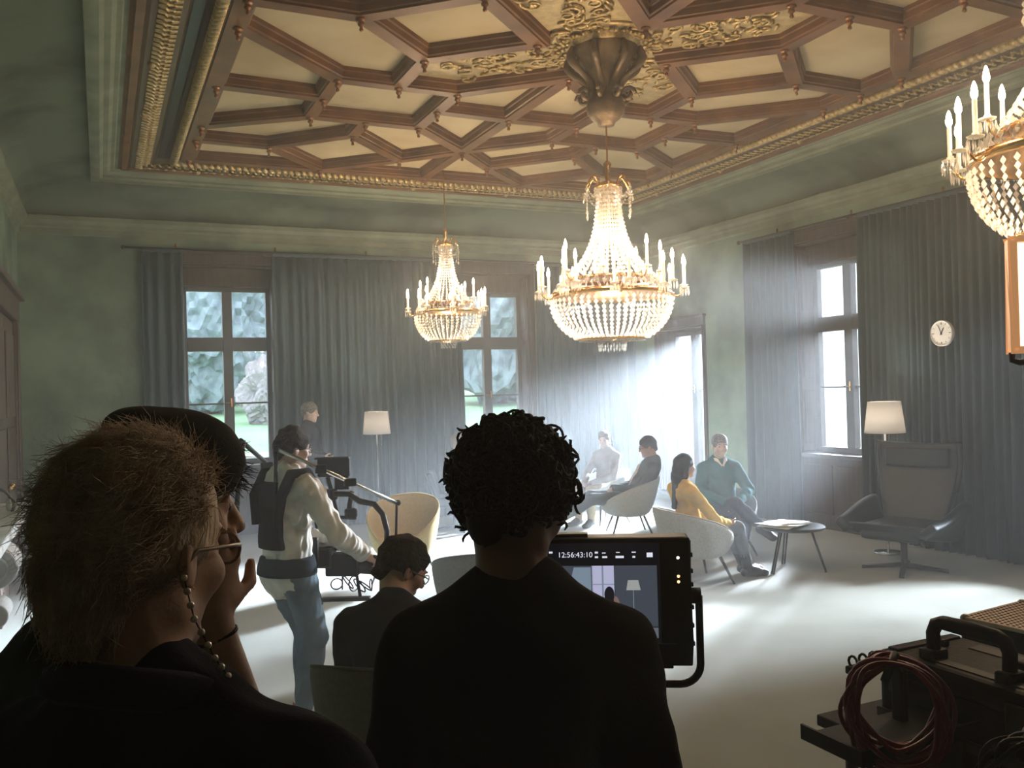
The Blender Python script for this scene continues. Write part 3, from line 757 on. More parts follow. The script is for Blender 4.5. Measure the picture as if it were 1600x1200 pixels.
tub_chair('pale tub chair under the woman in the grey sweater', (6.15, 10.45, 0), face(-.85, -.10), 'wool_pale', .70)
tub_chair('dark tub chair under the man in the teal sweater', (6.08, 7.78, 0), face(-.25, -.97), 'wool_grey', .70)
tub_chair('olive tub chair under the seated man in the black T-shirt', (1.06, 3.33, 0), face(.62, .78), 'wool_olive', .90)

def swivel_base(t, z, R):
    MB().lathe([(0, .03), (.035, .03), (.03, .07), (.028, z), (0, z)], 16).build('column', 'black_leg', t, smooth=True)
    for k in range(4):
        a = .35+PI/2*k; c, s_ = math.cos(a), math.sin(a)
        mb = MB(); mb.add([(c*r-s_*w_, s_*r+c*w_, zz) for (r, zt, zb, ww) in ((.0, .075, .04, .028), (R, .028, .0, .022)) for (w_, zz) in ((-ww, zb), (ww, zb), (ww, zt), (-ww, zt))],
                          [(0, 1, 2, 3), (7, 6, 5, 4), (0, 4, 5, 1), (1, 5, 6, 2), (2, 6, 7, 3), (3, 7, 4, 0)]); mb.build('foot', 'black_leg', t, bevel=.004)
def slab(t, name, m, fn, nu, nv, th, sub=1):
    vs = [fn(-1+2*i/nu, j/nv) for j in range(nv+1) for i in range(nu+1)]; n = nu+1
    mb = MB(); mb.add(vs, [(j*n+i, j*n+i+1, (j+1)*n+i+1, (j+1)*n+i) for j in range(nv) for i in range(nu)])
    o = mb.build(name, m, t, smooth=True); s_ = o.modifiers.new('th', 'SOLIDIFY'); s_.thickness = th; s_.offset = 0; s_.use_even_offset = True
    b = o.modifiers.new('bv', 'BEVEL'); b.width = th*.3; b.segments = 2; b.limit_method = 'ANGLE'
    u = o.modifiers.new('sb', 'SUBSURF'); u.levels = u.render_levels = sub
    return o
def wing_chair(label, loc, rz):
    t = thing('wing_chair', label, 'chair', loc, rz)
    swivel_base(t, .30, .36)
    mb = MB(); mb.box((0, .02, .385), (.54, .60, .15)); mb.build('seat_cushion', 'leather', t, bevel=.05, seg=4)
    mb = MB(); mb.add([(-.30, -.26, .26), (.30, -.26, .26), (.34, .30, .36), (-.34, .30, .36), (-.33, -.32, .36), (.33, -.32, .36), (.40, .36, .47), (-.40, .36, .47)], [(3, 2, 1, 0), (4, 5, 6, 7), (0, 1, 5, 4), (1, 2, 6, 5), (2, 3, 7, 6), (3, 0, 4, 7)])
    mb.build('seat_pan', 'leather', t, bevel=.03, seg=3)
    def back(u, v):
        w_ = .27+.10*v+.035*math.sin(v*PI); z = .40+.76*v; y = -.24-.24*v+.10*max(0, abs(u)-.55)**1.2*(1.5*v)
        if v > .7: y += .06*(v-.7)/.3
        return (u*w_, y, z+.02*(abs(u)**2)*v)
    slab(t, 'backrest', 'leather', back, 10, 10, .085)
    for u in (-1, 1):
        pts = [back(u, j/10) for j in range(4, 11)]; MB().tube(pts, .026, 8).build('wing_edge', 'leather', t, smooth=True)
    def hr(u, v): x, y, z = back(u*.80, .70+.24*v); return (x, y+.065, z)
    slab(t, 'head_pillow', 'leather', hr, 6, 4, .05)
    for sx in (-1, 1):
        def arm(u, v, sx=sx):
            # u along the depth (-1 rear, 1 front); v bottom to top
            y = -.34+.76*(u+1)/2-.02*v; top = .60+.05*math.cos((u+1)*PI/2)-.03*(u+1)
            zb = .27+.13*((u+1)/2)**1.5; return (sx*(.32+.12*v+.02*math.sin((u+1)*PI/2)), y, zb+(top-zb)*v)
        slab(t, 'armrest', 'leather', arm, 8, 5, .095)
    return t
wing_chair('black leather swivel wing chair in front of the wide right curtain', (6.95, 6.17, 0), face(-.95, -.30)).scale = (1.06, 1.06, 1.03)
ch = thing('swivel_chair', 'dark swivel chair under the person in pink', 'chair', (4.22, 11.0, 0), face(.9, -.4))
swivel_base(ch, .32, .34); MB().box((0, .02, .39), (.52, .52, .13)).build('seat_cushion', 'leather', ch, bevel=.045, seg=3)
slab(ch, 'backrest', 'leather', lambda u, v: (u*(.26+.03*v), -.24-.12*v+.05*u*u, .42+.36*v), 6, 5, .07)

# low round table with papers
mat('table_top', (.035, .042, .045), .35, var=.1)
mat('paper', (.72, .72, .69), .8, var=.06, vscale=40)
mat('print_grey', (.28, .28, .28), .8)
tb = thing('round_table', 'low round dark side table between the man in teal and the wing chair', 'table', (6.10, 6.74, 0))
MB().lathe([(0, .405), (.285, .405), (.305, .418), (.305, .428), (.295, .435), (0, .435)], 40).build('tabletop', 'table_top', tb, smooth=False, auto=.6)
for k in range(3):
    a = -1.0+2*PI*k/3; b = a+.16
    for q in (a, b): MB().tube([(.17*math.cos(q), .17*math.sin(q), .41), (.30*math.cos((a+b)/2+(q-a-.08)*.5), .30*math.sin((a+b)/2+(q-a-.08)*.5), 0)], .009, 8).build('leg', 'black_leg', tb, smooth=True)
    MB().tube([(.20*math.cos(a), .20*math.sin(a), .39), (.20*math.cos(b), .20*math.sin(b), .39)], .007, 6).build('leg_brace', 'black_leg', tb)
np_ = thing('newspaper', 'open white newspaper lying on the low round table', 'newspaper', (6.02, 6.76, .436), .3)
for k, (dx, dy, rz_, w_, d_) in enumerate(((0, 0, .0, .44, .34), (.03, -.02, .25, .42, .30), (-.05, .03, -.2, .38, .28))):
    vs = []; nu, nv = 8, 2
    for j in range(nv+1):
        for i in range(nu+1):
            x = (i/nu-.5)*w_; y = (j/nv-.5)*d_; z = .005+k*.007+.012*abs(math.sin(i/nu*PI*1.5+k))+(-.0*(x))
            if x < -.15: z -= 0
            c_, s_ = math.cos(rz_), math.sin(rz_); vs.append((dx+x*c_-y*s_, dy+x*s_+y*c_, z))
    mb = MB(); mb.add(vs, [(j*(nu+1)+i, j*(nu+1)+i+1, (j+1)*(nu+1)+i+1, (j+1)*(nu+1)+i) for j in range(nv) for i in range(nu)])
    o = mb.build('sheet', 'paper', np_, smooth=True); s_ = o.modifiers.new('t', 'SOLIDIFY'); s_.thickness = .004; s_.offset = 1

# wall clock hanging in front of the wide curtain
mat('clock_white', (.80, .80, .78), .5); mat('clock_black', (.02, .02, .02), .5)
ck = thing('wall_clock', 'round white wall clock hanging against the wide right curtain', 'clock', (XR-.225, 6.47, 2.295)); ck.rotation_euler = (0, -PI/2, 0)
MB().lathe([(0, -.03), (.125, -.03), (.135, -.02), (.135, .012), (.128, .02), (.122, .008), (0, .008)], 40).build('case', 'clock_white', ck, auto=.6)
for k in range(12):
    a = 2*PI*k/12; L_ = .022 if k % 3 == 0 else .013
    MB().bar((math.cos(a)*(.112-L_), math.sin(a)*(.112-L_), .010), (math.cos(a)*.112, math.sin(a)*.112, .010), .007 if k % 3 == 0 else .004, .002).build('hour_mark', 'clock_black', ck)
# local +x is up on the dial after the turn; seen from the room +y runs to the left
def hand(name, ang, L_, w_):
    d = Vector((math.cos(ang), -math.sin(ang), 0)); MB().bar(d*-.02+Vector((0, 0, .014)), d*L_+Vector((0, 0, .014)), w_, .003).build(name, 'clock_black', ck)
hand('hour_hand', math.radians(28), .062, .009); hand('minute_hand', math.radians(336), .092, .006)
MB().lathe([(.008, .01), (.008, .02), (0, .021)], 10).build('hub', 'clock_black', ck)
MB().tube([(.134, 0, -.02), (.33, 0, .11), (1.40, 0, .11)], .0018, 4).build('hanging_wire', 'clock_black', ck)

# stone fireplace on the left wall
fp = thing('fireplace', 'pale carved stone fireplace on the left wall with scroll brackets', 'fireplace', (XL, 5.65, 0))
MB().span((0, -1.40, 1.09), (.425, 1.45, 1.15)).span((0, -1.34, 1.05), (.39, 1.40, 1.09)).build('mantel_shelf', 'stone', fp, bevel=.012, seg=3)
MB().span((0, -1.2, .86), (.28, 1.22, 1.05)).build('frieze', 'stone', fp, bevel=.01)
for y in (-1.0, .25+.1):
    pl = MB().span((0, y-.10, 0), (.27, y+.18, .86)).span((0, y-.13, 0), (.33, y+.21, .14)).build('jamb', 'stone', fp, bevel=.01)
    cb = MB(); n = 28
    for (cx_, cz_, R_) in ((.30, .90, .125), (.30, .62, .07)):
        cb.add([(cx_+R_*math.cos(2*PI*i/n), yy, cz_+R_*math.sin(2*PI*i/n)) for yy in (y-.11, y+.18) for i in range(n)], [tuple(range(n)), tuple(range(2*n-1, n-1, -1))]+[(i, (i+1) % n, (i+1) % n+n, i+n) for i in range(n)])
    vol = cb.build('scroll_corbel', 'stone', fp, bevel=.008)
    sp = [(.30+.115*(1-i/46)*math.cos(i*.36), y-.113, .90+.115*(1-i/46)*math.sin(i*.36)) for i in range(42)]
    MB().tube(sp, .010, 6).build('spiral_moulding', 'stone', vol, smooth=True)
MB().span((.0, -.85, 0), (.03, .25, .86)).build('firebox_back', 'iron', fp)
MB().span((0, -1.5, 0), (.62, 1.5, .03)).build('hearth', 'stone', fp, bevel=.005)
mat('headphone_grey', (.10, .11, .12), .5); mat('headphone_pad', (.55, .57, .58), .6)
hp = thing('headphones', 'grey headphones left on the stone mantel shelf', 'headphones', (XL+.27, 6.45, 1.151), .4)
MB().tube([(math.cos(a)*.085, 0, .055+math.sin(a)*.10) for a in [PI*i/14 for i in range(15)]], .010, 8).build('headband', 'headphone_grey', hp, smooth=True)
for sx in (-1, 1):
    M = Matrix.Rotation(PI/2, 3, 'Y'); c_ = MB().ball((sx*.088, 0, .048), (.020, .045, .046), 12, 8).build('ear_cup', 'headphone_grey', hp, smooth=True)
    MB().ball((sx*.072, 0, .048), (.016, .040, .041), 12, 8).build('ear_pad', 'headphone_pad', c_, smooth=True)

# ================================================================== VIDEO MONITOR ON A YOKE
mat('black_plastic', (.006, .006, .0065), .5, spec=.1, bump=.05, bscale=300)
mat('black_metal', (.009, .009, .010), .5, spec=.12)
emit_mat('screen_text', (.80, .84, .95), 1.0, 'NONE')
emit_mat('led_white', (.95, 1.0, .75), 3.0, 'NONE'); emit_mat('led_amber', (1.0, .55, .22), 3.0, 'NONE')
def scr(name, c, s=1.0): emit_mat(name, c, s, 'NONE')
scr('scr_dark', (.020, .024, .032)); scr('scr_curtain', (.055, .065, .085)); scr('scr_window', (.46, .47, .66)); scr('scr_haze', (.20, .26, .33)); scr('scr_lamp', (.34, .36, .35)); scr('scr_skin', (.20, .13, .12)); scr('scr_floor', (.12, .13, .15)); scr('scr_black', (.008, .008, .012)); scr('scr_bar', (.004, .004, .006))
_r = Vector((math.cos(YAW), -math.sin(YAW), 0)); _w = Vector((math.sin(YAW), math.cos(YAW), 0))
def monitor():
    # local frame: x to the right of the screen, y away from the viewer, z up; origin at the foot of the stand
    t = thing('video_monitor', 'black field monitor with a lit screen and timecode, behind the curly-haired man', 'monitor', (.955, 1.712, 0), -YAW-.10)
    W_, H_ = .46, .278; zc = 1.377
    MB().box((0, .03, zc), (W_, .06, H_)).box((0, .075, zc), (W_*.8, .05, H_*.7)).build('housing', 'black_plastic', t, bevel=.006)
    # raised bezel
    x0, x1, z0, z1 = -W_/2+.022, W_/2-.066, zc-H_/2+.048, zc+H_/2-.010
    MB().span((-W_/2, -.008, z1), (W_/2, 0, zc+H_/2)).span((-W_/2, -.008, zc-H_/2), (W_/2, 0, z0)).span((-W_/2, -.008, z0), (x0, 0, z1)).span((x1, -.008, z0), (W_/2, 0, z1)).build('bezel', 'black_plastic', t, bevel=.003)
    sc_ = MB().span((x0, -.003, z0), (x1, .0, z1)).build('screen', 'scr_bar', t)
    zt = z1-.050                                   # picture below the status bar
    def q(name, a, b, c, d, m, y=-.0034): MB().span((a, y-.0004, c), (b, y, d)).build(name, m, sc_)
    pw = x1-x0
    def X(f): return x0+pw*f
    def Z(f): return z0+.012+(zt-z0-.012)*f
    q('picture_wall', X(.02), X(.985), Z(0), Z(1), 'scr_dark')
    q('picture_window', X(.20), X(.42), Z(.35), Z(1), 'scr_window', -.0040)
    q('picture_curtain', X(.42), X(.61), Z(.20), Z(1), 'scr_curtain', -.0040)
    mb = MB(); mb.add([(X(.50), -.0046, Z(.98)), (X(.60), -.0046, Z(.98)), (X(.60), -.0046, Z(.55)), (X(.53), -.0046, Z(.40)), (X(.44), -.0046, Z(.45))], [(0, 1, 2, 3, 4)]); mb.build('picture_haze', 'scr_haze', sc_)
    q('picture_window', X(.605), X(.735), Z(.25), Z(1), 'scr_window', -.0040); q('picture_mullion', X(.663), X(.673), Z(.25), Z(1), 'scr_haze', -.0044); q('picture_mullion', X(.605), X(.735), Z(.735), Z(.748), 'scr_haze', -.0044)
    q('picture_curtain', X(.74), X(.985), Z(.16), Z(1), 'scr_curtain', -.0038)
    q('picture_floor', X(.30), X(.985), Z(0), Z(.14), 'scr_floor', -.0042)
    mb = MB(); mb.add([(X(.815), -.0046, Z(.80)), (X(.875), -.0046, Z(.80)), (X(.888), -.0046, Z(.66)), (X(.804), -.0046, Z(.66))], [(0, 1, 2, 3)]); mb.build('picture_lamp', 'scr_lamp', sc_)
    q('picture_lamp_pole', X(.843), X(.847), Z(.2), Z(.66), 'scr_haze', -.0046)
    def oval(name, cx_, cz_, rx, rz_, m, y):
        mb = MB(); mb.add([(cx_+rx*math.cos(2*PI*i/18), y, cz_+rz_*math.sin(2*PI*i/18)) for i in range(18)], [tuple(range(18))]); mb.build(name, m, sc_)
    oval('picture_hair', X(.705), Z(.60), .011, .018, 'scr_black', -.0048); oval('picture_hair', X(.702), Z(.48), .011, .028, 'scr_black', -.0047)
    oval('picture_neck', X(.738), Z(.44), .010, .022, 'scr_skin', -.0046); oval('picture_body', X(.715), Z(.20), .035, .045, 'scr_black', -.0045)
    oval('picture_sitter', X(.595), Z(.52), .009, .015, 'scr_skin', -.0045)
    # status line
    cu = bpy.data.curves.new('timecode', 'FONT'); cu.body = '12:56:43:10'; cu.size = .0165; cu.align_x = 'CENTER'; cu.extrude = .0002
    o = bpy.data.objects.new('timecode', cu); COL.objects.link(o); dg = bpy.context.evaluated_depsgraph_get(); me = bpy.data.meshes.new_from_object(o.evaluated_get(dg)); bpy.data.objects.remove(o)
    o = obj('timecode', me, 'screen_text', sc_); o.rotation_euler = (PI/2, 0, 0); o.location = (X(.510), -.0045, z1-.031)
    for (f, w_, dz, h_) in ((.335, .010, -.021, .002), (.378, .008, -.020, .004), (.655, .007, -.021, .004), (.655, .007, -.031, .004), (.70, .008, -.022, .002), (.705, .011, -.031, .004), (.785, .008, -.021, .002), (.795, .018, -.031, .005), (.88, .009, -.021, .0025), (.88, .006, -.031, .004), (.975, .013, -.027, .010)):
        q('status_mark', X(f*.97)-w_/2, X(f*.97)+w_/2, z1+dz-h_/2, z1+dz+h_/2, 'screen_text', -.0042)
    for k in range(6): q('tally_dot', X(.75+.04*k)-.0015, X(.75+.04*k)+.0015, z0+.003, z0+.006, 'scr_lamp', -.0042)
    for (dz, m_) in ((.108, 'led_white'), (.068, 'led_amber'), (.056, 'led_amber')): MB().ball((W_/2-.026, -.009, zc+dz-.012), .0032, 8, 6).build('status_light', m_, t)
    for dz in (.095, .06, .03, -.02, -.06, -.10): MB().box((W_/2+.004, .03, zc+dz), (.010, .012, .010)).build('side_screw', 'black_metal', t, bevel=.002)
    MB().box((W_/2-.055, .03, zc-H_/2-.006), (.03, .03, .014)).build('bottom_foot', 'black_plastic', t, bevel=.002)
    MB().box((-.05, .03, zc+H_/2+.003), (.12, .03, .008)).build('top_rail', 'black_metal', t, bevel=.002)
    xo = W_/2+.020; zp = zc+.005
    for s_ in (-1, 1): MB().tube([(s_*W_/2, .03, zp), (s_*(xo+.004), .03, zp)], .018, 12).build('pivot_knob', 'black_metal', t, smooth=True)
    pts = [(xo, .03, zp), (xo, .03, zc-.145)]
    for k in range(7): a = PI/2*k/6; pts.append((xo-.045+.045*math.cos(a), .03, zc-.145-.045*math.sin(a)))
    full = pts+[(-p[0], p[1], p[2]) for p in reversed(pts)]
    MB().tube(full, .0085, 10).build('yoke', 'black_metal', t, smooth=True)
    MB().tube([(0, .03, zc-.19), (0, .03, .75)], .016, 12).build('stand_pole', 'black_metal', t, smooth=True)
    MB().tube([(0, .03, .78), (0, .03, .06)], .022, 12).build('stand_tube', 'black_metal', t, smooth=True)
    for k in range(3):
        a = PI/2+2*PI*k/3; MB().tube([(0, .03, .55), (.42*math.cos(a), .03+.42*math.sin(a), .012)], .010, 8).build('stand_leg', 'black_metal', t, smooth=True)
monitor()

# ================================================================== EQUIPMENT CART WITH CASES (right foreground)
mat('case_black', (.007, .007, .008), .5, spec=.08, bump=.08, bscale=90); mat('case_wear', (.020, .017, .015), .5, spec=.2)
mat('cable_red', (.17, .010, .020), .45, spec=.3); mat('cable_black', (.006, .006, .007), .5, spec=.15)
mat('perforated_metal', (.72, .58, .48), .5, metal=.1); mat('alu', (.35, .34, .33), .35, metal=.9)
# cart frame: u runs towards the camera wall (-Y), v across to the right (+X)
CO = Vector((1.83, 1.40, 0)); CRZ = -PI/2
def cartthing(name, label, cat, u, v, z, rz=0):
    return thing(name, label, cat, (CO.x+v, CO.y-u, z), CRZ+rz)
ct = cartthing('equipment_cart', 'dark equipment cart carrying the hard case at the right edge', 'cart', 0, .31, 0)
for z in (.25, .955): MB().box((-.02, 0, z), (.76, .90, .03)).build('shelf', 'black_metal', ct, bevel=.004)
for u in (-.36, .32):
    for v in (-.37, .41):
        MB().tube([(u, v, .10), (u, v, .97)], .016, 8).build('upright', 'black_metal', ct, smooth=True)
        w_ = MB(); w_.add([(u+.05*math.cos(2*PI*i/16), v+dv, .05+.05*math.sin(2*PI*i/16)) for dv in (-.015, .015) for i in range(16)], [tuple(range(16)), tuple(range(31, 15, -1))]+[(i, (i+1) % 16, (i+1) % 16+16, i+16) for i in range(16)]); w_.build('caster', 'black_plastic', ct, auto=.6)
hc = cartthing('hard_case', 'black plastic hard case with a big folding handle, on the cart', 'case', .02, 0, .972)
MB().box((0, 0, .082), (.44, .26, .164)).build('lower_shell', 'case_black', hc, bevel=.02, seg=3)
lid = MB().box((0, 0, .192), (.45, .27, .056)).build('lid', 'case_black', hc, bevel=.02, seg=3)
for u in (-.19, .19): MB().box((u, 0, .222), (.03, .22, .010)).build('lid_rib', 'case_black', lid, bevel=.004)
MB().box((0, .075, .2205), (.22, .045, .004)).build('worn_patch', 'case_wear', lid)
MB().box((.02, -.085, .2205), (.26, .03, .004)).build('worn_patch', 'case_wear', lid)
hd = MB(); hp_ = []
for (u, z) in ((-.100, .205), (-.102, .262), (-.093, .282), (-.075, .290), (0, .291), (.065, .290), (.083, .282), (.092, .262), (.090, .205)): hp_.append((u, -.075, z+.018*(z > .25)))
hd.tube(hp_, [.016, .016, .0165, .0165, .0185, .0165, .0165, .016, .016], 10); hd.build('handle', 'case_black', hc, smooth=True)
for u in (-.102, .092): MB().box((u, -.075, .226), (.042, .055, .035)).build('handle_mount', 'case_black', hc, bevel=.007)
for u in (-.15, .15): MB().box((u, -.138, .165), (.05, .016, .065)).build('latch', 'case_wear', hc, bevel=.006)
for u in (-.165, .06): MB().box((u, .02, .228), (.04, .03, .022)).build('hinge', 'case_black', hc, bevel=.006)
MB().box((0, -.132, .07), (.44, .010, .025)).build('ridge', 'case_wear', hc, bevel=.003)
pb = cartthing('perforated_box', 'metal box with perforated pale lid behind the hard case', 'box', -.20, .52, .972, .10)
MB().box((0, 0, .095), (.34, .30, .19)).build('body', 'case_black', pb, bevel=.01)
MB().box((0, 0, .195), (.34, .30, .012)).build('lid', 'perforated_metal', pb, bevel=.003)
pm = MB()
for i in range(20):
    for j in range(18): pm.lathe([(.0045, .0006), (.0045, .0016), (0, .0016)], 6, (-.152+.016*i, -.136+.016*j, .2005))
tag(pm.build('perforation', 'case_black', pb), None, None, kind='stuff')
for u in (-.16, .16):
    for v in (-.14, .14): MB().ball((u, v, .195), .013, 8, 6).build('corner_cap', 'alu', pb, smooth=True)
# coils of cable hanging beside the cart
def coil(name, label, m, u, v, z, R, n, seed, thick, rz):
    r = random.Random(seed); t = cartthing(name, label, 'cable', u, v, z, rz)
    for k in range(n):
        R_ = R*r.uniform(.80, 1.05); dy = r.uniform(-.03, .03); ph = r.uniform(-.06, .06); pts = []
        for i in range(40):
            a = 2*PI*i/40; x = R_*math.cos(a)*(.92+ph); z_ = R_*math.sin(a)*1.10-R_
            pts.append((x+.010*math.sin(3*a+k), dy+.014*math.sin(2*a+k*1.3), z_-.008*math.cos(2*a+k)))
        MB().tube(pts, thick, 6, closed=True).build('cable_turn', m, t, smooth=True)
    MB().tube([(-.02, -.045, -.02), (0, 0, .02), (.02, .045, -.02)], .009, 8).build('cable_tie', 'cable_black', t, smooth=True)
    return t
coil('cable_coil', 'coil of dark red cable hanging beside the cart', 'cable_red', .10, -.40, 1.275, .098, 13, 5, .0052, .75)
coil('cable_coil', 'coil of black cable hanging behind the red coil', 'cable_black', .30, -.29, 1.17, .09, 6, 9, .005, .75)
hk = cartthing('cable_hook', 'dark bracket with clips on the cart above the red cable', 'bracket', -.04, -.335, 1.165)
MB().box((0, -.0, .055), (.03, .09, .018)).build('bracket_arm', 'black_metal', hk, bevel=.004)
MB().box((0, .10, -.10), (.03, .02, .34)).build('bracket_post', 'black_metal', hk, bevel=.004)
MB().box((0, .05, .055), (.028, .11, .014)).build('bracket_strut', 'black_metal', hk, bevel=.003)
for k in range(3): MB().tube([(.012*math.cos(a), -.035+.03*k, .074+.012*math.sin(a)) for a in [2*PI*i/10 for i in range(10)]], .003, 5, closed=True).build('clip_ring', 'black_metal', hk)
tr = cartthing('side_tray', 'small black tray sticking out of the cart below the red coil', 'tray', .0, -.31, 1.085)
MB().box((0, 0, 0), (.17, .34, .010)).build('tray_plate', 'black_metal', tr, bevel=.003)
MB().box((0, -.168, .010), (.17, .006, .032)).box((.083, 0, .010), (.006, .34, .032)).build('tray_lip', 'black_metal', tr)
MB().box((0, .15, -.07), (.12, .012, .14)).build('tray_strut', 'black_metal', tr)

# warm framed film light hanging at the right edge, under the nearest chandelier
mat('copper_frame_glow', (.62, .34, .16), .45, metal=.15, emis=(1.0, .48, .20), estr=.45)  # weak warm emission stands in for chandelier light reflected by the frame
emit_mat('soft_panel', (1.0, .80, .55), 2.5, 'NONE')
sp_ = thing('film_light', 'copper-framed soft film light at the right edge below the near chandelier', 'lamp', (2.175, 1.42, 0), -YAW-.35)
zc_ = 2.05
MB().box((0, .03, zc_), (.21, .04, .26)).build('housing', 'black_metal', sp_, bevel=.004)
MB().span((-.12, -.02, zc_-.145), (-.102, .05, zc_+.145)).span((.102, -.02, zc_-.145), (.12, .05, zc_+.145)).span((-.12, -.02, zc_+.13), (.12, .05, zc_+.145)).span((-.12, -.02, zc_-.145), (.12, .05, zc_-.13)).build('frame', 'copper_frame_glow', sp_, bevel=.004)
MB().box((0, .004, zc_), (.204, .008, .26)).build('diffuser', 'soft_panel', sp_)
MB().tube([(-.115, .02, zc_-.145), (-.115, .02, zc_-.165), (-.10, .02, zc_-.17), (.10, .02, zc_-.17), (.115, .02, zc_-.165), (.115, .02, zc_-.145)], .008, 8).build('yoke', 'black_metal', sp_, smooth=True)
MB().tube([(0, .02, zc_-.17), (0, .02, .985)], .014, 10).build('stand_pole', 'black_metal', sp_, smooth=True)
MB().lathe([(0, .972), (.055, .972), (.055, .982), (.02, .99), (.02, 1.03), (0, 1.03)], 20, (0, .02, 0)).build('stand_base', 'black_metal', sp_)

# ================================================================== PEOPLE: smooth-blended bodies meshed from distance fields
def V3(*a): return np.array(a, float)
class Field:
    """list of (kind, data, k, tag); mesh() evaluates a smooth union on a grid and extracts the surface"""
    def __init__(s): s.p = []
    def rc(s, a, b, ra, rb, tag='', k=.02, flat=None, sign=1): s.p.append(('rc', np.array(a, float), np.array(b, float), ra, rb, flat, k, tag, sign)); return s
    def el(s, c, r, tag='', k=.02, R=None, sign=1): s.p.append(('el', np.array(c, float), np.array(r, float), None if R is None else np.array(R, float), None, None, k, tag, sign)); return s
    def bounds(s, P):
        lo = np.full(3, 1e9); hi = -lo
        for q in P:
            if q[8] < 0: continue
            if q[0] == 'rc':
                m = max(q[3], q[4]); lo = np.minimum(lo, np.minimum(q[1], q[2])-m); hi = np.maximum(hi, np.maximum(q[1], q[2])+m)
            else:
                m = q[2].max() if q[3] is not None else q[2]; lo = np.minimum(lo, q[1]-m); hi = np.maximum(hi, q[1]+m)
        return lo, hi
    def mesh(s, name, h=.010, tags=None, off=0.0, wrinkle=0.0, seed=0, cut=None, zmin=None):
        P = [q for q in s.p if tags is None or q[7] in tags]
        lo, hi = s.bounds(P); pad = off+3*h+.01; lo = lo-pad; hi = hi+pad
        n = np.ceil((hi-lo)/h).astype(int)+1
        ax = [lo[i]+h*np.arange(n[i]) for i in range(3)]
        D = np.full(n, 1.0, np.float32)
        for q in P:
            if q[0] == 'rc': m = max(q[3], q[4]); a, b = np.minimum(q[1], q[2])-m, np.maximum(q[1], q[2])+m
            else: m = q[2].max(); a, b = q[1]-m, q[1]+m
            g = pad+q[6]+.03
            i0 = np.maximum(0, np.floor((a-g-lo)/h).astype(int)); i1 = np.minimum(n, np.ceil((b+g-lo)/h).astype(int)+1)
            if (i1 <= i0).any(): continue
            X = np.meshgrid(*[ax[i][i0[i]:i1[i]] for i in range(3)], indexing='ij')
            X = np.stack(X, -1)
            if q[0] == 'rc':
                A, B = q[1], q[2]; d = X-A; ba = B-A; sc = 1.0
                if q[5] is not None:
                    nn, f = q[5]; nn = np.asarray(nn)/np.linalg.norm(nn); d = d+(d@nn)[..., None]*nn*(1/f-1); ba = ba+(ba@nn)*nn*(1/f-1); sc = (1+f)/2
                L2 = max(ba@ba, 1e-9); t = np.clip((d@ba)/L2, 0, 1); dist = (np.linalg.norm(d-t[..., None]*ba, axis=-1)-(q[3]+(q[4]-q[3])*t))*sc
            else:
                d = X-q[1]
                if q[3] is not None: d = d@q[3]          # columns of R are the local axes
                k0 = np.linalg.norm(d/q[2], axis=-1); k1 = np.linalg.norm(d/q[2]**2, axis=-1)+1e-9; dist = k0*(k0-1)/k1
            S = tuple(slice(i0[i], i1[i]) for i in range(3)); C_ = D[S]; k = q[6]
            if q[8] > 0:
                hh = np.clip(.5+.5*(C_-dist)/k, 0, 1); D[S] = C_*(1-hh)+dist*hh-k*hh*(1-hh)
            else:
                dist = -dist; hh = np.clip(.5-.5*(C_-dist)/k, 0, 1); D[S] = C_*(1-hh)+dist*hh+k*hh*(1-hh)
        D -= off
        if wrinkle:
            r = np.random.RandomState(seed); X = np.meshgrid(*ax, indexing='ij'); w = np.zeros(n, np.float32)
            for i in range(7):
                v = r.normal(size=3)*(22+10*i); v[2] *= 1.2; ph = r.uniform(0, 6); w += np.sin(X[0]*v[0]+X[1]*v[1]+X[2]*v[2]+ph+1.5*np.sin(X[2]*17+X[0]*11+i)).astype(np.float32)/(1+.35*i)
            D += wrinkle*w*.35
        if cut is not None:
            X = np.meshgrid(*ax, indexing='ij')
            for (pt, nrm) in cut: D = np.maximum(D, ((X[0]-pt[0])*nrm[0]+(X[1]-pt[1])*nrm[1]+(X[2]-pt[2])*nrm[2]).astype(np.float32))
        return nets(name, D, lo, h)
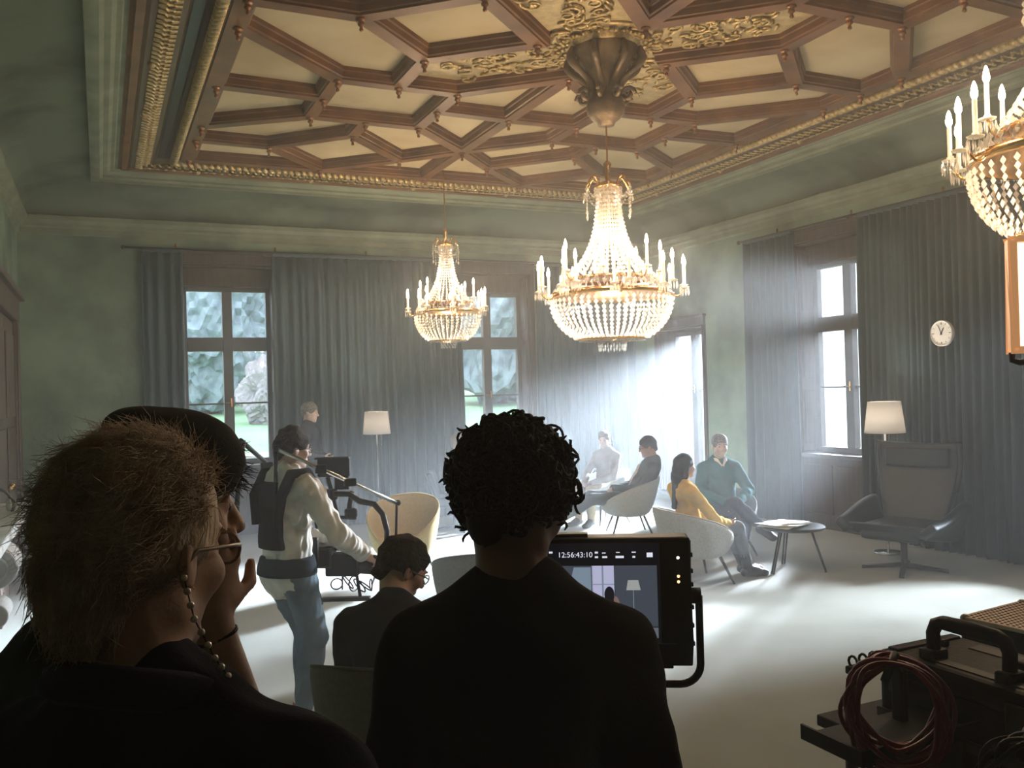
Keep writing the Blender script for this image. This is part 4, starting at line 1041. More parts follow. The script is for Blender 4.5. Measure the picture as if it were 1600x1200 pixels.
def nets(name, D, lo, h):
    s = D < 0; c = s[:-1, :-1, :-1].astype(np.int8)
    for d in ((1, 0, 0), (0, 1, 0), (0, 0, 1), (1, 1, 0), (1, 0, 1), (0, 1, 1), (1, 1, 1)):
        c = c+s[d[0]:D.shape[0]-1+d[0], d[1]:D.shape[1]-1+d[1], d[2]:D.shape[2]-1+d[2]]
    I = np.argwhere((c > 0) & (c < 8)); idx = np.full(c.shape, -1, np.int64); idx[I[:, 0], I[:, 1], I[:, 2]] = np.arange(len(I))
    acc = np.zeros((len(I), 3)); cnt = np.zeros(len(I))
    for a in range(3):
        b, e = [(1, 2), (0, 2), (0, 1)][a]
        for u in (0, 1):
            for w in (0, 1):
                o = np.zeros(3, int); o[b] = u; o[e] = w; p = I+o; q = p.copy(); q[:, a] += 1
                d0 = D[p[:, 0], p[:, 1], p[:, 2]]; d1 = D[q[:, 0], q[:, 1], q[:, 2]]; x = (d0 < 0) != (d1 < 0)
                t = np.where(x, d0/np.where(x, d0-d1, 1), 0); pt = p.astype(float); pt[:, a] += t; acc[x] += pt[x]; cnt[x] += 1
    V = lo+h*acc/np.maximum(cnt, 1)[:, None]
    F = []
    for a in range(3):
        b, e = (a+1) % 3, (a+2) % 3
        sl0 = [slice(None)]*3; sl1 = [slice(None)]*3; sl0[a] = slice(0, -1); sl1[a] = slice(1, None)
        x = s[tuple(sl0)] != s[tuple(sl1)]; E_ = np.argwhere(x); E_ = E_[(E_[:, b] > 0) & (E_[:, e] > 0) & (E_[:, b] < D.shape[b]-1) & (E_[:, e] < D.shape[e]-1)]
        ins = s[E_[:, 0], E_[:, 1], E_[:, 2]]
        def g(db, de):
            q = E_.copy(); q[:, b] -= db; q[:, e] -= de; return idx[q[:, 0], q[:, 1], q[:, 2]]
        Q = np.stack([g(1, 1), g(0, 1), g(0, 0), g(1, 0)], 1); Q[~ins] = Q[~ins][:, ::-1]; F.append(Q)
    F = np.concatenate(F); F = F[(F >= 0).all(1)]
    me = bpy.data.meshes.new(name); me.vertices.add(len(V)); me.vertices.foreach_set('co', V.astype(np.float32).ravel())
    me.loops.add(len(F)*4); me.loops.foreach_set('vertex_index', F.astype(np.int32).ravel()); me.polygons.add(len(F))
    me.polygons.foreach_set('loop_start', np.arange(0, len(F)*4, 4, dtype=np.int32)); me.polygons.foreach_set('use_smooth', np.ones(len(F), bool))
    me.update(calc_edges=True); return me

def rotm(yaw=0, pitch=0, roll=0):
    """head axes: yaw to the right, pitch down, roll to the right ear; columns right, forward, up"""
    M = Matrix.Rotation(-yaw, 3, 'Z') @ Matrix.Rotation(-pitch, 3, 'X') @ Matrix.Rotation(roll, 3, 'Y'); return np.array(M)
def unit(v): v = np.asarray(v, float); return v/np.linalg.norm(v)

def head_prims(F, H, R, s=1.0, ears=True):
    def W(*p): return H+R@(np.array(p)*s)
    F.el(W(0, -.012, .035), np.array((.074, .094, .083))*s, 'head', .02, R)
    F.el(W(0, .030, -.030), np.array((.060, .062, .082))*s, 'head', .03, R)
    F.rc(W(-.05, .0, -.062), W(0, .066, -.098), .020*s, .020*s, 'head', .02); F.rc(W(.05, .0, -.062), W(0, .066, -.098), .020*s, .020*s, 'head', .02)
    F.rc(W(-.036, .078, .026), W(.036, .078, .026), .012*s, .012*s, 'head', .012)
    for q in (-1, 1):
        F.el(W(q*.038, .062, -.025), np.array((.026, .026, .026))*s, 'head', .015, R)
        F.el(W(q*.031, .100, .004), np.array((.017, .015, .012))*s, 'head', .008, R, -1)
        F.el(W(q*.031, .080, .003), np.array((.0125, .0125, .0125))*s, 'head', .003, R)
        if ears:
            Re = R@np.array(Matrix.Rotation(q*.35, 3, 'Z'))
            F.el(W(q*.080, -.012, -.006), np.array((.008, .020, .033))*s, 'head', .006, Re); F.el(W(q*.088, -.006, -.004), np.array((.006, .010, .018))*s, 'head', .005, Re, -1)
    F.rc(W(0, .090, .012), W(0, .112, -.030), .008*s, .013*s, 'head', .010); F.rc(W(-.013, .098, -.034), W(.013, .098, -.034), .008*s, .008*s, 'head', .006)
    F.rc(W(-.018, .088, -.060), W(.018, .088, -.060), .007*s, .007*s, 'head', .006); F.rc(W(-.015, .087, -.071), W(.015, .087, -.071), .0075*s, .0075*s, 'head', .006)
    F.el(W(0, .079, -.100), np.array((.017, .014, .014))*s, 'head', .012, R)
def hand_prims(F, w, d, n, thumb, curl=.5, s=1.0, side='hand'):
    """w wrist, d direction of the palm, n palm normal (fingers curl towards n), thumb: +1/-1 side of cross(d,n)"""
    d = unit(d); n = unit(np.asarray(n)-np.dot(n, d)*d); sd = np.cross(d, n)*thumb
    R = np.stack([sd, d, n], 1)
    F.el(w+d*.048*s, np.array((.040, .054, .016))*s, side, .012, R); F.rc(w-d*.01, w+d*.03*s, .026*s, .028*s, side, .015, (n, .75))
    for i, (o, L) in enumerate(((.029, .070), (.010, .079), (-.009, .073), (-.027, .058))):
        b = w+d*(.090-.006*abs(i-1))*s+sd*o*s; cur = d.copy(); up = n
        for j, fr in enumerate((.45, .32, .23)):
            a = curl*(.55, .8, .6)[j]; c, q = math.cos(a), math.sin(a); nd = cur*c+up*q; up = up*c-cur*q; cur = nd
            e = b+cur*L*fr*s; F.rc(b, e, (.0092-.0008*j)*s, (.0086-.0008*j)*s, side, .004); b = e
    b = w+d*.028*s+sd*.030*s; td = unit(d*.62+sd*.62+n*.35)
    e = b+td*.044*s; F.rc(b, e, .0125*s, .0105*s, side, .008); F.rc(e, e+unit(d*.85+sd*.1+n*.35)*.034*s, .0105*s, .0085*s, side, .004)

STAND = dict(P=(0, 0, .96), M=(0, .005, 1.13), C=(0, .0, 1.36), N=(0, -.015, 1.49), H=(0, .02, 1.655), SL=(-.18, -.01, 1.42), SR=(.18, -.01, 1.42), EL=(-.24, -.02, 1.13), ER=(.24, -.02, 1.13), WL=(-.22, .08, .90), WR=(.22, .08, .90),
             HL=(-.09, 0, .93), HR=(.09, 0, .93), KL=(-.10, .02, .50), KR=(.10, .02, .50), AL=(-.10, -.01, .085), AR=(.10, -.01, .085), TL=(-.12, .16, .03), TR=(.12, .16, .03))
def seated(rec=.25, seat=.47, spread=.11, **kw):
    c, s_ = math.cos(rec), math.sin(rec); o = np.array((0, -.06, seat))
    def up(z, y=0, x=0): return o+np.array((x, -z*s_+y*c, z*c+y*s_))
    J = dict(P=up(.03), M=up(.20), C=up(.41), N=up(.535, .0), H=up(.69, .05)+np.array((0, .04, 0)), SL=up(.46, 0, -.175), SR=up(.46, 0, .175), EL=up(.20, .10, -.25), ER=up(.20, .10, .25), WL=up(.10, .30, -.10), WR=up(.10, .30, .10),
             HL=o+(-.09, .02, 0), HR=o+(.09, .02, 0), KL=(-spread, .40, seat+.02), KR=(spread, .40, seat+.02), AL=(-spread, .42, .085), AR=(spread, .42, .085), TL=(-spread-.02, .58, .03), TR=(spread+.02, .58, .03))
    J.update(kw); return J

def body_field(J, R, bulk=1.0, hs=1.0, female=False, hand_l=None, hand_r=None, ears=True):
    J = {k: np.array(v, float) for k, v in J.items()}; F = Field()
    spine = unit(J['C']-J['P']); sh = unit(J['SR']-J['SL']); fw = unit(np.cross(spine, sh))*-1
    if fw[1] < 0 and abs(fw[1]) > .3: fw = -fw
    b = bulk; sw = .9 if female else 1.0
    F.el(J['P'], (.165*b*(1.02 if female else 1), .115*b, .115), 'pelvis', .04); F.rc(J['P'], J['M'], .140*b*sw, .128*b*sw, 'torso', .05, (fw, .80)); F.rc(J['M'], J['C'], .130*b*sw, .152*b*sw, 'torso', .05, (fw, .74))
    F.rc(J['SL']*.82+J['SR']*.18, J['SR']*.82+J['SL']*.18, .070*b, .070*b, 'torso', .06, (fw, .95)); F.rc(J['C'], J['N'], .105*b, .062, 'torso', .06, (fw, .8))
    if female:
        for q in ('SL', 'SR'): F.el(J['C']*.72+J[q]*.28-spine*.05+fw*.075, (.060, .055, .062), 'torso', .05)
    F.rc(J['N']-spine*.01, J['H']+R@np.array((0, -.025, -.045))*hs, .059*(.86 if female else 1), .056*hs*(.86 if female else 1), 'neck', .025)
    head_prims(F, J['H'], R, hs, ears)
    for q in 'LR':
        S, E, W_ = J['S'+q], J['E'+q], J['W'+q]; t = 'arm'+q; am = b*(.84 if female else 1)
        F.rc(S, E, .058*am, .044*am, t, .03); F.rc(E, E+(W_-E)*.35, .043*am, .041*am, 'fore'+q, .02); F.rc(E+(W_-E)*.3, W_, .041*am, .028*am, 'fore'+q, .02)
        hd = hand_l if q == 'L' else hand_r
        d = unit(W_-E); 
        if hd is None: hd = dict(d=d, n=unit(np.cross(d, np.array((0, 1, .2)))*(1 if q == 'L' else -1)), curl=.5)
        sgn = hd.get('thumb', 1)
        hand_prims(F, W_, hd.get('d', d), hd['n'], sgn, hd.get('curl', .5), .94 if female else 1.0, 'hand'+q)
        h_, k_, a_, t_ = J['H'+q] if False else J['H'+q], J['K'+q], J['A'+q], J['T'+q]
        F.rc(h_, k_, .092*b, .060*b, 'thigh'+q, .035); F.rc(k_, k_+(a_-k_)*.35, .058*b, .057*b, 'calf'+q, .025); F.rc(k_+(a_-k_)*.35, a_, .057*b, .038, 'calf'+q, .02)
        fd = unit(t_-a_); hz = a_-fd*.045; hz = hz+np.array((0, 0, -.05)) if abs(fd[2]) < .75 else hz
        F.rc(a_, (a_*.4+t_*.6), .040, .036, 'foot'+q, .02); F.rc(hz, t_, .032, .030, 'foot'+q, .02); F.el(t_, (.040, .045, .026), 'foot'+q, .02)
    return F, J
ALLP = None
SHIRT = ('torso', 'armL', 'armR', 'foreL', 'foreR'); TEE = ('torso', 'armL', 'armR'); PANTS = ('pelvis', 'thighL', 'thighR', 'calfL', 'calfR'); SHOES = ('footL', 'footR')
mat('skin', (.42, .25, .18), .55, var=.10, vscale=12, bump=.05, bscale=150); mat('skin_dark', (.20, .105, .065), .55, var=.10, vscale=12, bump=.05, bscale=150)
mat('skin_pale', (.52, .36, .29), .55, var=.08, vscale=12)
mat('eye_dark', (.02, .015, .012), .2); mat('hair_black', (.004, .0036, .0036), .65, spec=.12); mat('hair_brown', (.010, .007, .005), .8, col2=(.026, .017, .012), vscale=70, bump=.8, bscale=110, spec=.1); mat('hair_grey', (.24, .23, .22), .7, col2=(.10, .095, .09), vscale=60, bump=.8, bscale=110, spec=.15)
mat('hair_blond', (.20, .15, .10), .5, col2=(.12, .085, .055), vscale=50)
def M_cloth(name, c, **k): mat(name, c, .92, var=.12, vscale=9, bump=.15, bscale=180, spec=.06, **k)
M_cloth('cloth_black', (.0030, .0030, .0042)); M_cloth('cloth_navy', (.0050, .0058, .0140)); M_cloth('cloth_char', (.014, .0145, .018)); M_cloth('cloth_moss', (.016, .020, .020))
M_cloth('cloth_white', (.78, .76, .71)); M_cloth('denim', (.12, .17, .215)); M_cloth('denim_grey', (.16, .18, .21)); M_cloth('cloth_mustard', (.62, .38, .08)); M_cloth('cloth_teal', (.022, .105, .125))
M_cloth('cloth_suit', (.055, .068, .072)); M_cloth('cloth_grey', (.26, .25, .24)); M_cloth('cloth_tan', (.30, .24, .16)); M_cloth('cloth_pink', (.50, .25, .24)); M_cloth('cloth_dark', (.018, .022, .026))
mat('shoe_black', (.012, .012, .013), .4); mat('shoe_white', (.70, .68, .66), .6); mat('sole_red', (.35, .05, .05), .6); mat('rim_dark', (.02, .017, .015), .3); mat('lens', (.05, .05, .05), .1)
M_cloth('denim_dark', (.022, .032, .045)); mat('hair_white', (.66, .54, .42), .7, col2=(.42, .32, .22), vscale=45, bump=.35, bscale=90, spec=.15, stretch=(1, 1, .5)); mat('rim_horn', (.22, .15, .10), .35); mat('beret_wool', (.006, .006, .007), .95, bump=.2, bscale=300)
glass_mat('lens_clear', (.85, .85, .85), .12)

def hair_field(H, R, s=1.0, style='short', seed=0):
    F = Field()
    def W(*p): return H+R@(np.array(p)*s)
    F.el(W(0, -.016, .045), np.array((.087, .108, .097))*s, 'h', .02, R)
    if style == 'short': F.rc(W(0, -.075, .03), W(0, -.085, -.045), .050*s, .035*s, 'h', .03)
    if style == 'long':
        F.rc(W(0, -.070, .03), W(0, -.105, -.10), .068*s, .070*s, 'h', .03); F.rc(W(0, -.105, -.10), W(0, -.165, -.40), .066*s, .034*s, 'h', .03, (R[:, 1], .7))
        for q in (-1, 1): F.rc(W(q*.070, -.02, .03), W(q*.060, -.05, -.10), .026*s, .030*s, 'h', .03)
    if style == 'bun': F.rc(W(0, -.07, .03), W(0, -.08, -.05), .05*s, .04*s, 'h', .03); F.el(W(0, -.125, .03), np.array((.045, .04, .045))*s, 'h', .02, R)
    if style == 'bald': pass
    F.el(W(0, .122, -.048), np.array((.086, .088, .101))*s, 'h', .02, R, -1)
    for q in (-1, 1): F.el(W(q*.092, .01, -.045), np.array((.026, .034, .050))*s, 'h', .015, R, -1)
    return F
def glasses(parent, H, R, s=1.0, m='rim_dark', lens=True, name='glasses'):
    def W(*p): return tuple(H+R@(np.array(p)*s))
    mb = MB()
    for q in (-1, 1):
        mb.tube([W(q*.033+.024*math.cos(a), .104-.004*abs(math.cos(a)), .001+.019*math.sin(a)) for a in [2*PI*i/16 for i in range(16)]], .0022*s, 6, closed=True)
        mb.tube([W(q*.057, .100, .006), W(q*.074, .07, .008), W(q*.083, -.005, .008), W(q*.084, -.03, -.012)], .0026*s, 6)
    mb.tube([W(-.010, .105, .005), W(0, .109, .009), W(.010, .105, .005)], .0022*s, 6)
    g = mb.build(name, m, parent, smooth=True)
    if lens:
        for q in (-1, 1):
            l = MB(); l.add([W(q*.033+.023*math.cos(a), .103, .001+.018*math.sin(a)) for a in [2*PI*i/16 for i in range(16)]]+[W(q*.033+.023*math.cos(a), .1045, .001+.018*math.sin(a)) for a in [2*PI*i/16 for i in range(16)]], [tuple(range(16)), tuple(range(31, 15, -1))]+[(i, (i+1) % 16, (i+1) % 16+16, i+16) for i in range(16)])
            l.build('lens', 'lens_clear', g)
    return g
def person(label, loc, rz, J, head=(0, 0, 0), skin='skin', clothes=(), hair=None, hair_mat='hair_brown', bulk=1.0, hs=1.0, female=False, h=.010, scale=1.0, hand_l=None, hand_r=None, eyes=True, body_tags=None, hair_wr=.004):
    t = thing('person', label, 'person', loc, rz); t.scale = (scale,)*3
    R = rotm(*head); F, J = body_field(J, R, bulk, hs, female, hand_l, hand_r)
    obj('body', F.mesh('body', h), skin, t)
    for (nm, tags, off, m, wr) in clothes: obj(nm, F.mesh(nm, h, tags, off, wr, hash(nm) % 97 if False else len(nm)*7), m, t)
    if hair: obj('hair', hair_field(J['H'], R, hs, hair).mesh('hair', h*.8, None, 0, hair_wr, 5), hair_mat, t)
    if eyes:
        for q in (-1, 1):
            c = J['H']+R@(np.array((q*.031, .0875, .003))*hs); MB().ball(tuple(c), .0068*hs, 8, 6).build('iris', 'eye_dark', t, smooth=True)
            a, b, d = (tuple(J['H']+R@(np.array(v)*hs)) for v in ((q*.018, .093, .026), (q*.032, .0935, .031), (q*.048, .084, .025))); MB().tube([a, b, d], [.0028, .0034, .002], 5).build('eyebrow', hair_mat, t)
    return t, F, J, R

# ---- the sitters in the haze
def crossed(**k): return k
t, F, J, R = person('man in a teal V-neck sweater sitting with crossed legs, facing the camera', (6.05, 7.72, 0), face(-.33, -.94),
    seated(.16, .47, WL=(-.06, .30, .60), WR=(.05, .32, .58), EL=(-.27, .02, .68), ER=(.27, .02, .68), KL=(-.10, .40, .49), AL=(-.04, .36, .085), TL=(-.05, .53, .03), KR=(.02, .42, .60), AR=(-.22, .50, .36), TR=(-.29, .60, .27)),
    head=(.05, .05, 0), skin='skin_pale', clothes=(('trousers', PANTS, .010, 'cloth_dark', .004), ('sweater', SHIRT, .014, 'cloth_teal', .006), ('shoe', ('footL',), .007, 'shoe_black', 0), ('shoe', ('footR',), .007, 'shoe_black', 0)), hair='short', hair_mat='hair_grey', h=.010,
    hand_l=dict(d=(.8, .3, -.2), n=(0, -.4, -1), curl=.6), hand_r=dict(d=(-.8, .3, -.1), n=(0, -.4, -1), curl=.6, thumb=-1))
# shirt collar and V at the neck
N_ = J['N']; fwd = np.array((0, 1, 0)); mb = MB()
for q in (-1, 1): mb.tube([tuple(N_+np.array((q*.070, .0, .030))), tuple(N_+np.array((q*.050, .075, .012))), tuple(N_+np.array((q*.004, .118, -.055)))], [.022, .024, .018], 8)
mb.build('shirt_collar', 'cloth_white', t, smooth=True)

t, F, J, R = person('woman with long dark hair in a mustard yellow sweater, seen from behind', (5.05, 6.85, 0), face(.96, -.06),
    seated(.22, .46, EL=(-.24, .06, .62), ER=(.24, .06, .62), WL=(-.10, .30, .56), WR=(.10, .30, .56), KL=(-.08, .40, .50), KR=(.08, .42, .50), AL=(-.08, .60, .085), AR=(.10, .52, .085), TL=(-.07, .77, .03), TR=(.12, .69, .03)),
    head=(-.10, -.02, 0), skin='skin', clothes=(('jeans', PANTS, .008, 'denim_grey', .004), ('sweater', SHIRT, .014, 'cloth_mustard', .008), ('boot', ('footL',), .010, 'shoe_black', 0), ('boot', ('footR',), .010, 'shoe_black', 0)), hair='long', hair_mat='hair_black', h=.010, hs=.95, female=True, scale=.94)
for q in 'LR': 
    a, k_ = J['A'+q], J['K'+q]; MB().tube([tuple(a+np.array((0, 0, -.02))), tuple(a*.62+k_*.38)], [.052, .056], 12).build('boot_shaft', 'shoe_black', t, smooth=True)

t, F, J, R = person('man in a grey suit and glasses reclining with outstretched legs', (5.93, 9.45, 0), face(-.92, .38),
    seated(.55, .44, EL=(-.25, -.10, .56), ER=(.25, -.10, .56), WL=(-.05, .16, .58), WR=(.06, .17, .57), KL=(-.12, .46, .46), KR=(.06, .46, .48), AL=(-.05, .88, .20), AR=(.0, .90, .24), TL=(-.08, .97, .32), TR=(.03, 1.0, .37), H=(0, -.26, 1.07)),
    head=(0, .22, 0), skin='skin', clothes=(('trousers', PANTS, .010, 'cloth_suit', .004), ('jacket', SHIRT, .018, 'cloth_suit', .006), ('shoe', ('footL',), .007, 'shoe_black', 0), ('shoe', ('footR',), .007, 'shoe_black', 0)), hair='short', hair_mat='hair_brown', h=.0115,
    hand_l=dict(d=(.7, .5, -.2), n=(0, -.3, -1), curl=.6), hand_r=dict(d=(-.7, .5, -.2), n=(0, -.3, -1), curl=.6, thumb=-1))
glasses(t, J['H'], R)
C_, N_, P_ = J['C'], J['N'], J['P']; sp_d = unit(C_-P_); fd = np.array((0, sp_d[2], -sp_d[1])); pts = [N_+fd*.062+sp_d*.0, C_+fd*.128-sp_d*.03, J['M']+fd*.122, P_+fd*.11]
MB().tube([tuple(p) for p in pts], [.020, .026, .020, .014], 8).build('shirt_front', 'cloth_white', t, smooth=True)

t, F, J, R = person('woman in a grey sweater sitting furthest back in the haze', (6.15, 10.45, 0), face(-.92, -.38),
    seated(.15, .47, WL=(-.05, .32, .58), WR=(.06, .33, .57), EL=(-.24, .05, .66), ER=(.24, .05, .66)), head=(-.35, .05, 0), skin='skin_pale',
    clothes=(('skirt', PANTS, .014, 'cloth_tan', .004), ('sweater', SHIRT, .016, 'cloth_grey', .006), ('shoe', ('footL',), .007, 'shoe_black', 0), ('shoe', ('footR',), .007, 'shoe_black', 0)), hair='bun', hair_mat='hair_blond', h=.0115, hs=.95, female=True, scale=.96)

t, F, J, R = person('person in a pink top sitting half hidden behind the curly hair', (4.36, 10.94, 0), face(.95, -.3),
    seated(.15, .52), head=(0, .05, 0), skin='skin_pale', clothes=(('trousers', PANTS, .010, 'cloth_dark', .004), ('top', SHIRT, .014, 'cloth_pink', .006), ('shoe', ('footL',), .007, 'shoe_black', 0), ('shoe', ('footR',), .007, 'shoe_black', 0)), hair='short', hair_mat='hair_blond', h=.0115, female=True, scale=.95)

# ---- man standing by the window
J0 = dict(STAND); J0.update(EL=(-.26, -.02, 1.13), ER=(.26, -.02, 1.13), WL=(-.12, .20, 1.05), WR=(.12, .20, 1.08))
t, F, J, R = person('man in dark clothes standing by the curtain right of the lawn window', (2.40, 11.36, 0), face(.9, -.5), J0, head=(0, .12, 0), skin='skin_pale',
    clothes=(('trousers', PANTS, .010, 'cloth_dark', .004), ('jacket', SHIRT, .018, 'cloth_dark', .006), ('shoe', ('footL',), .007, 'shoe_black', 0), ('shoe', ('footR',), .007, 'shoe_black', 0)), hair='short', hair_mat='hair_grey', h=.0115, scale=.975)

# ---- seated man in the black T-shirt, looking down
t, F, J, R = person('man with glasses in a black T-shirt sitting and looking down', (1.035, 3.40, 0), face(.62, .78),
    seated(-.10, .47, EL=(-.25, .10, .66), ER=(.25, .10, .66), WL=(-.07, .36, .60), WR=(.10, .36, .60), H=(-.01, .13, 1.12), N=(0, .0, 1.0), C=(0, -.03, .86), SL=(-.18, -.01, .92), SR=(.18, -.01, .92)),
    head=(.75, .50, .05), skin='skin', clothes=(('trousers', PANTS, .010, 'cloth_dark', .004), ('t_shirt', TEE, .014, 'cloth_char', .007), ('shoe', ('footL',), .007, 'shoe_black', 0), ('shoe', ('footR',), .007, 'shoe_black', 0)), hair='short', hair_mat='hair_brown', h=.008, hair_wr=.010)
glasses(t, J['H'], R)

# ---- camera operator with harness and stabiliser
J0 = dict(STAND); J0.update(P=(0, -.02, .89), M=(0, -.01, 1.08), H=(.015, .04, 1.65), ER=(.335, .10, 1.14), WR=(.31, .33, .975), EL=(-.27, .10, 1.12), WL=(-.02, .40, 1.02), HR=(.09, -.01, .87), KR=(.11, .09, .48), AR=(.10, .0, .085), TR=(.13, .18, .03), HL=(-.09, .0, .87), KL=(-.10, .20, .48), AL=(-.10, .17, .085), TL=(-.12, .33, .03), SR=(.185, .0, 1.41))
t, F, J, R = person('camera operator in a white shirt, jeans and black harness, seen from behind', (.965, 5.20, 0), face(.88, .474), J0, head=(.30, .10, .05), skin='skin_pale',
    clothes=(('jeans', PANTS, .020, 'denim', .009), ('shirt', SHIRT, .022, 'cloth_white', .018), ('sneaker', ('footL',), .008, 'shoe_white', 0), ('sneaker', ('footR',), .008, 'shoe_white', 0)), hair='short', hair_mat='hair_brown', h=.008, scale=.93, hair_wr=.010,
    hand_r=dict(d=(.25, .8, -.45), n=(-.6, .2, -.6), curl=.9), hand_l=dict(d=(.5, .8, -.2), n=(.2, -.1, -1), curl=.9, thumb=-1))
glasses(t, J['H'], R)
obj('shirt_hem', F.mesh('shirt_hem', .008, ('torso', 'pelvis'), .024, .008, 3, [((0, 0, .93), (0, 0, 1)), ((0, 0, .79), (0, 0, -1))]), 'cloth_white', t)
obj('harness_back', F.mesh('harness_back', .008, ('torso',), .052, .005, 4, [((0, -.02, 0), (0, 1, 0)), ((0, 0, 1.46), (0, 0, 1)), ((0, 0, 1.05), (0, 0, -1)), ((.10, 0, 1.1), (1, 0, .12)), ((-.19, 0, 0), (-1, 0, 0))]), 'cloth_black', t)
obj('harness_belt', F.mesh('harness_belt', .008, ('torso', 'pelvis'), .040, 0, 4, [((0, 0, .995), (0, 0, 1)), ((0, 0, .885), (0, 0, -1))]), 'denim_dark', t)
for q in (-1, 1):
    pts = [(q*.10, -.165, 1.20), (q*.125, -.15, 1.38), (q*.125, -.07, 1.505), (q*.125, .05, 1.505), (q*.12, .14, 1.38), (q*.11, .15, 1.15)]
    MB().tube(pts, [.026, .034, .036, .036, .032, .026], 8).build('shoulder_strap', 'cloth_black', t, smooth=True)
for q in 'LR':
    a, b = J['A'+q], J['T'+q]; d = unit((b-a)*np.array((1, 1, 0))); e = np.array((d[1], -d[0], 0)); mb = MB(); P_ = []
    for (u, w_) in ((-.075, .03), (-.04, .042), (.05, .040), (.14, .050), (.20, .044), (.235, .02)): P_.append((u, w_))
    poly = [tuple((a+d*u+e*w_)[:2]) for u, w_ in P_]+[tuple((a+d*u-e*w_)[:2]) for u, w_ in reversed(P_)]
    z0 = 0.0 if q == 'R' else .004; mb.prism(poly, z0, z0+.026); mb.build('sole', 'sole_red', t)
rg = thing('camera_stabilizer', 'black and silver camera support rods with gimbal and film camera before the operator', 'camera rig', (1.30, 5.30, 0))
rg_off = Vector((1.30, 5.30, 0))
def rt(name, pts, r, m, n=8): return MB().tube([tuple(Vector(p)-rg_off) for p in pts], r, n).build(name, m, rg, smooth=True)
def rb_(name, c, d, m, rz=0.0, bevel=.005): return MB().box(tuple(Vector(c)-rg_off), d, rz).build(name, m, rg, bevel=bevel)
rt('support_post', [(.888, 5.101, 1.56), (.884, 5.127, 1.20)], .011, 'black_metal'); rt('support_post', [(.766, 5.488, 1.585), (.735, 5.505, 1.311), (.70, 5.515, .96)], .016, 'black_metal')
rb_('post_clamp', (.884, 5.127, 1.215), (.05, .05, .07), 'black_metal'); rb_('post_clamp', (.888, 5.101, 1.55), (.028, .028, .035), 'black_metal')
rt('support_rod', [(.888, 5.101, 1.548), (1.58, 5.058, 1.187)], .0115, 'chrome'); rt('support_rod', [(.752, 5.495, 1.585), (1.003, 6.041, 1.384)], .015, 'black_metal')
rb_('rod_sleeve', (1.135, 5.086, 1.418), (.06, .035, .05), 'black_metal'); rb_('rod_sleeve', (1.30, 5.076, 1.332), (.07, .035, .045), 'black_metal'); rb_('rod_joint', (.98, 5.98, 1.36), (.07, .07, .10), 'black_metal')
MB().ball(tuple(Vector((1.58, 5.058, 1.192))-rg_off), .018, 10, 8).build('pulley', 'black_metal', rg, smooth=True)
rt('suspension_cord', [(1.574, 5.061, 1.19), (1.561, 5.068, .90)], .0085, 'black_metal')
rt('gimbal_arm', [(1.289, 5.413, 1.232), (1.368, 5.376, 1.229), (1.419, 5.32, 1.188), (1.489, 5.243, 1.171), (1.519, 5.174, 1.118), (1.533, 5.136, 1.019), (1.521, 5.12, .908), (1.489, 5.102, .819)], .018, 'black_metal', 10)
vf = rb_('viewing_monitor', (1.30, 5.46, 1.392), (.20, .035, .115), 'black_plastic', -.45); rb_('monitor_hood', (1.29, 5.445, 1.452), (.21, .07, .010), 'black_plastic', -.45, .002)
rb_('wireless_unit', (1.345, 5.44, 1.30), (.09, .05, .09), 'black_plastic', -.45)
rt('gimbal_frame', [(1.264, 5.479, 1.334), (1.29, 5.468, 1.214), (1.309, 5.459, 1.115)], .013, 'black_metal'); rt('gimbal_frame', [(1.40, 5.418, 1.24), (1.385, 5.43, 1.16), (1.377, 5.428, 1.085)], .016, 'black_metal')
rb_('gimbal_motor', (1.285, 5.465, 1.225), (.06, .06, .07), 'black_metal', .3, .015); rb_('gimbal_motor', (1.39, 5.425, 1.105), (.07, .06, .06), 'black_metal', .3, .015); rt('gimbal_base', [(1.26, 5.48, 1.085), (1.42, 5.41, 1.075)], .012, 'black_metal')
rb_('camera_body', (1.315, 5.33, .815), (.20, .13, .13), 'black_plastic', -.55, .01); rb_('camera_magazine', (1.21, 5.38, .86), (.12, .12, .12), 'black_plastic', -.55, .012); rb_('top_handle', (1.32, 5.33, .905), (.16, .025, .02), 'black_metal', -.55)
M_ = Matrix.Rotation(-.55, 3, 'Z'); d_ = M_ @ Vector((1, 0, 0)); rt('lens_barrel', [tuple(Vector((1.40, 5.28, .80))), tuple(Vector((1.40, 5.28, .80))+d_*.13)], [.045, .055], 'black_plastic', 14)
rb_('battery', (1.12, 5.30, .92), (.07, .06, .15), 'black_plastic', -.3, .01); rt('handle_bar', [(1.22, 5.20, .90), (1.38, 5.12, .885), (1.50, 5.08, .875)], .013, 'black_metal')
rb_('base_plate', (1.30, 5.245, .622), (.29, .05, .022), 'black_metal', -.43); rt('plate_post', [(1.38, 5.22, .63), (1.37, 5.25, .76)], .010, 'black_metal')
rt('hanging_strap', [(1.055, 5.15, .88), (1.07, 5.135, .80), (1.10, 5.12, .72), (1.115, 5.111, .638)], [.022, .018, .016, .020], 'cloth_black')
rr = random.Random(4)
for k in range(7):
    R1, R2 = rr.uniform(.03, .055), rr.uniform(.03, .05); c = Vector((1.26+.03*k, 5.30-.018*k, .735+.012*math.sin(k))); pts = [tuple(c+Vector((R1*math.cos(a)*math.cos(k*1.3), R1*math.cos(a)*math.sin(k*1.3), -.03+R2*math.sin(a+k)))) for a in [2*PI*i/14 for i in range(15)]]
    rt('cable_loop', pts, .0045, 'cable_black', 5)

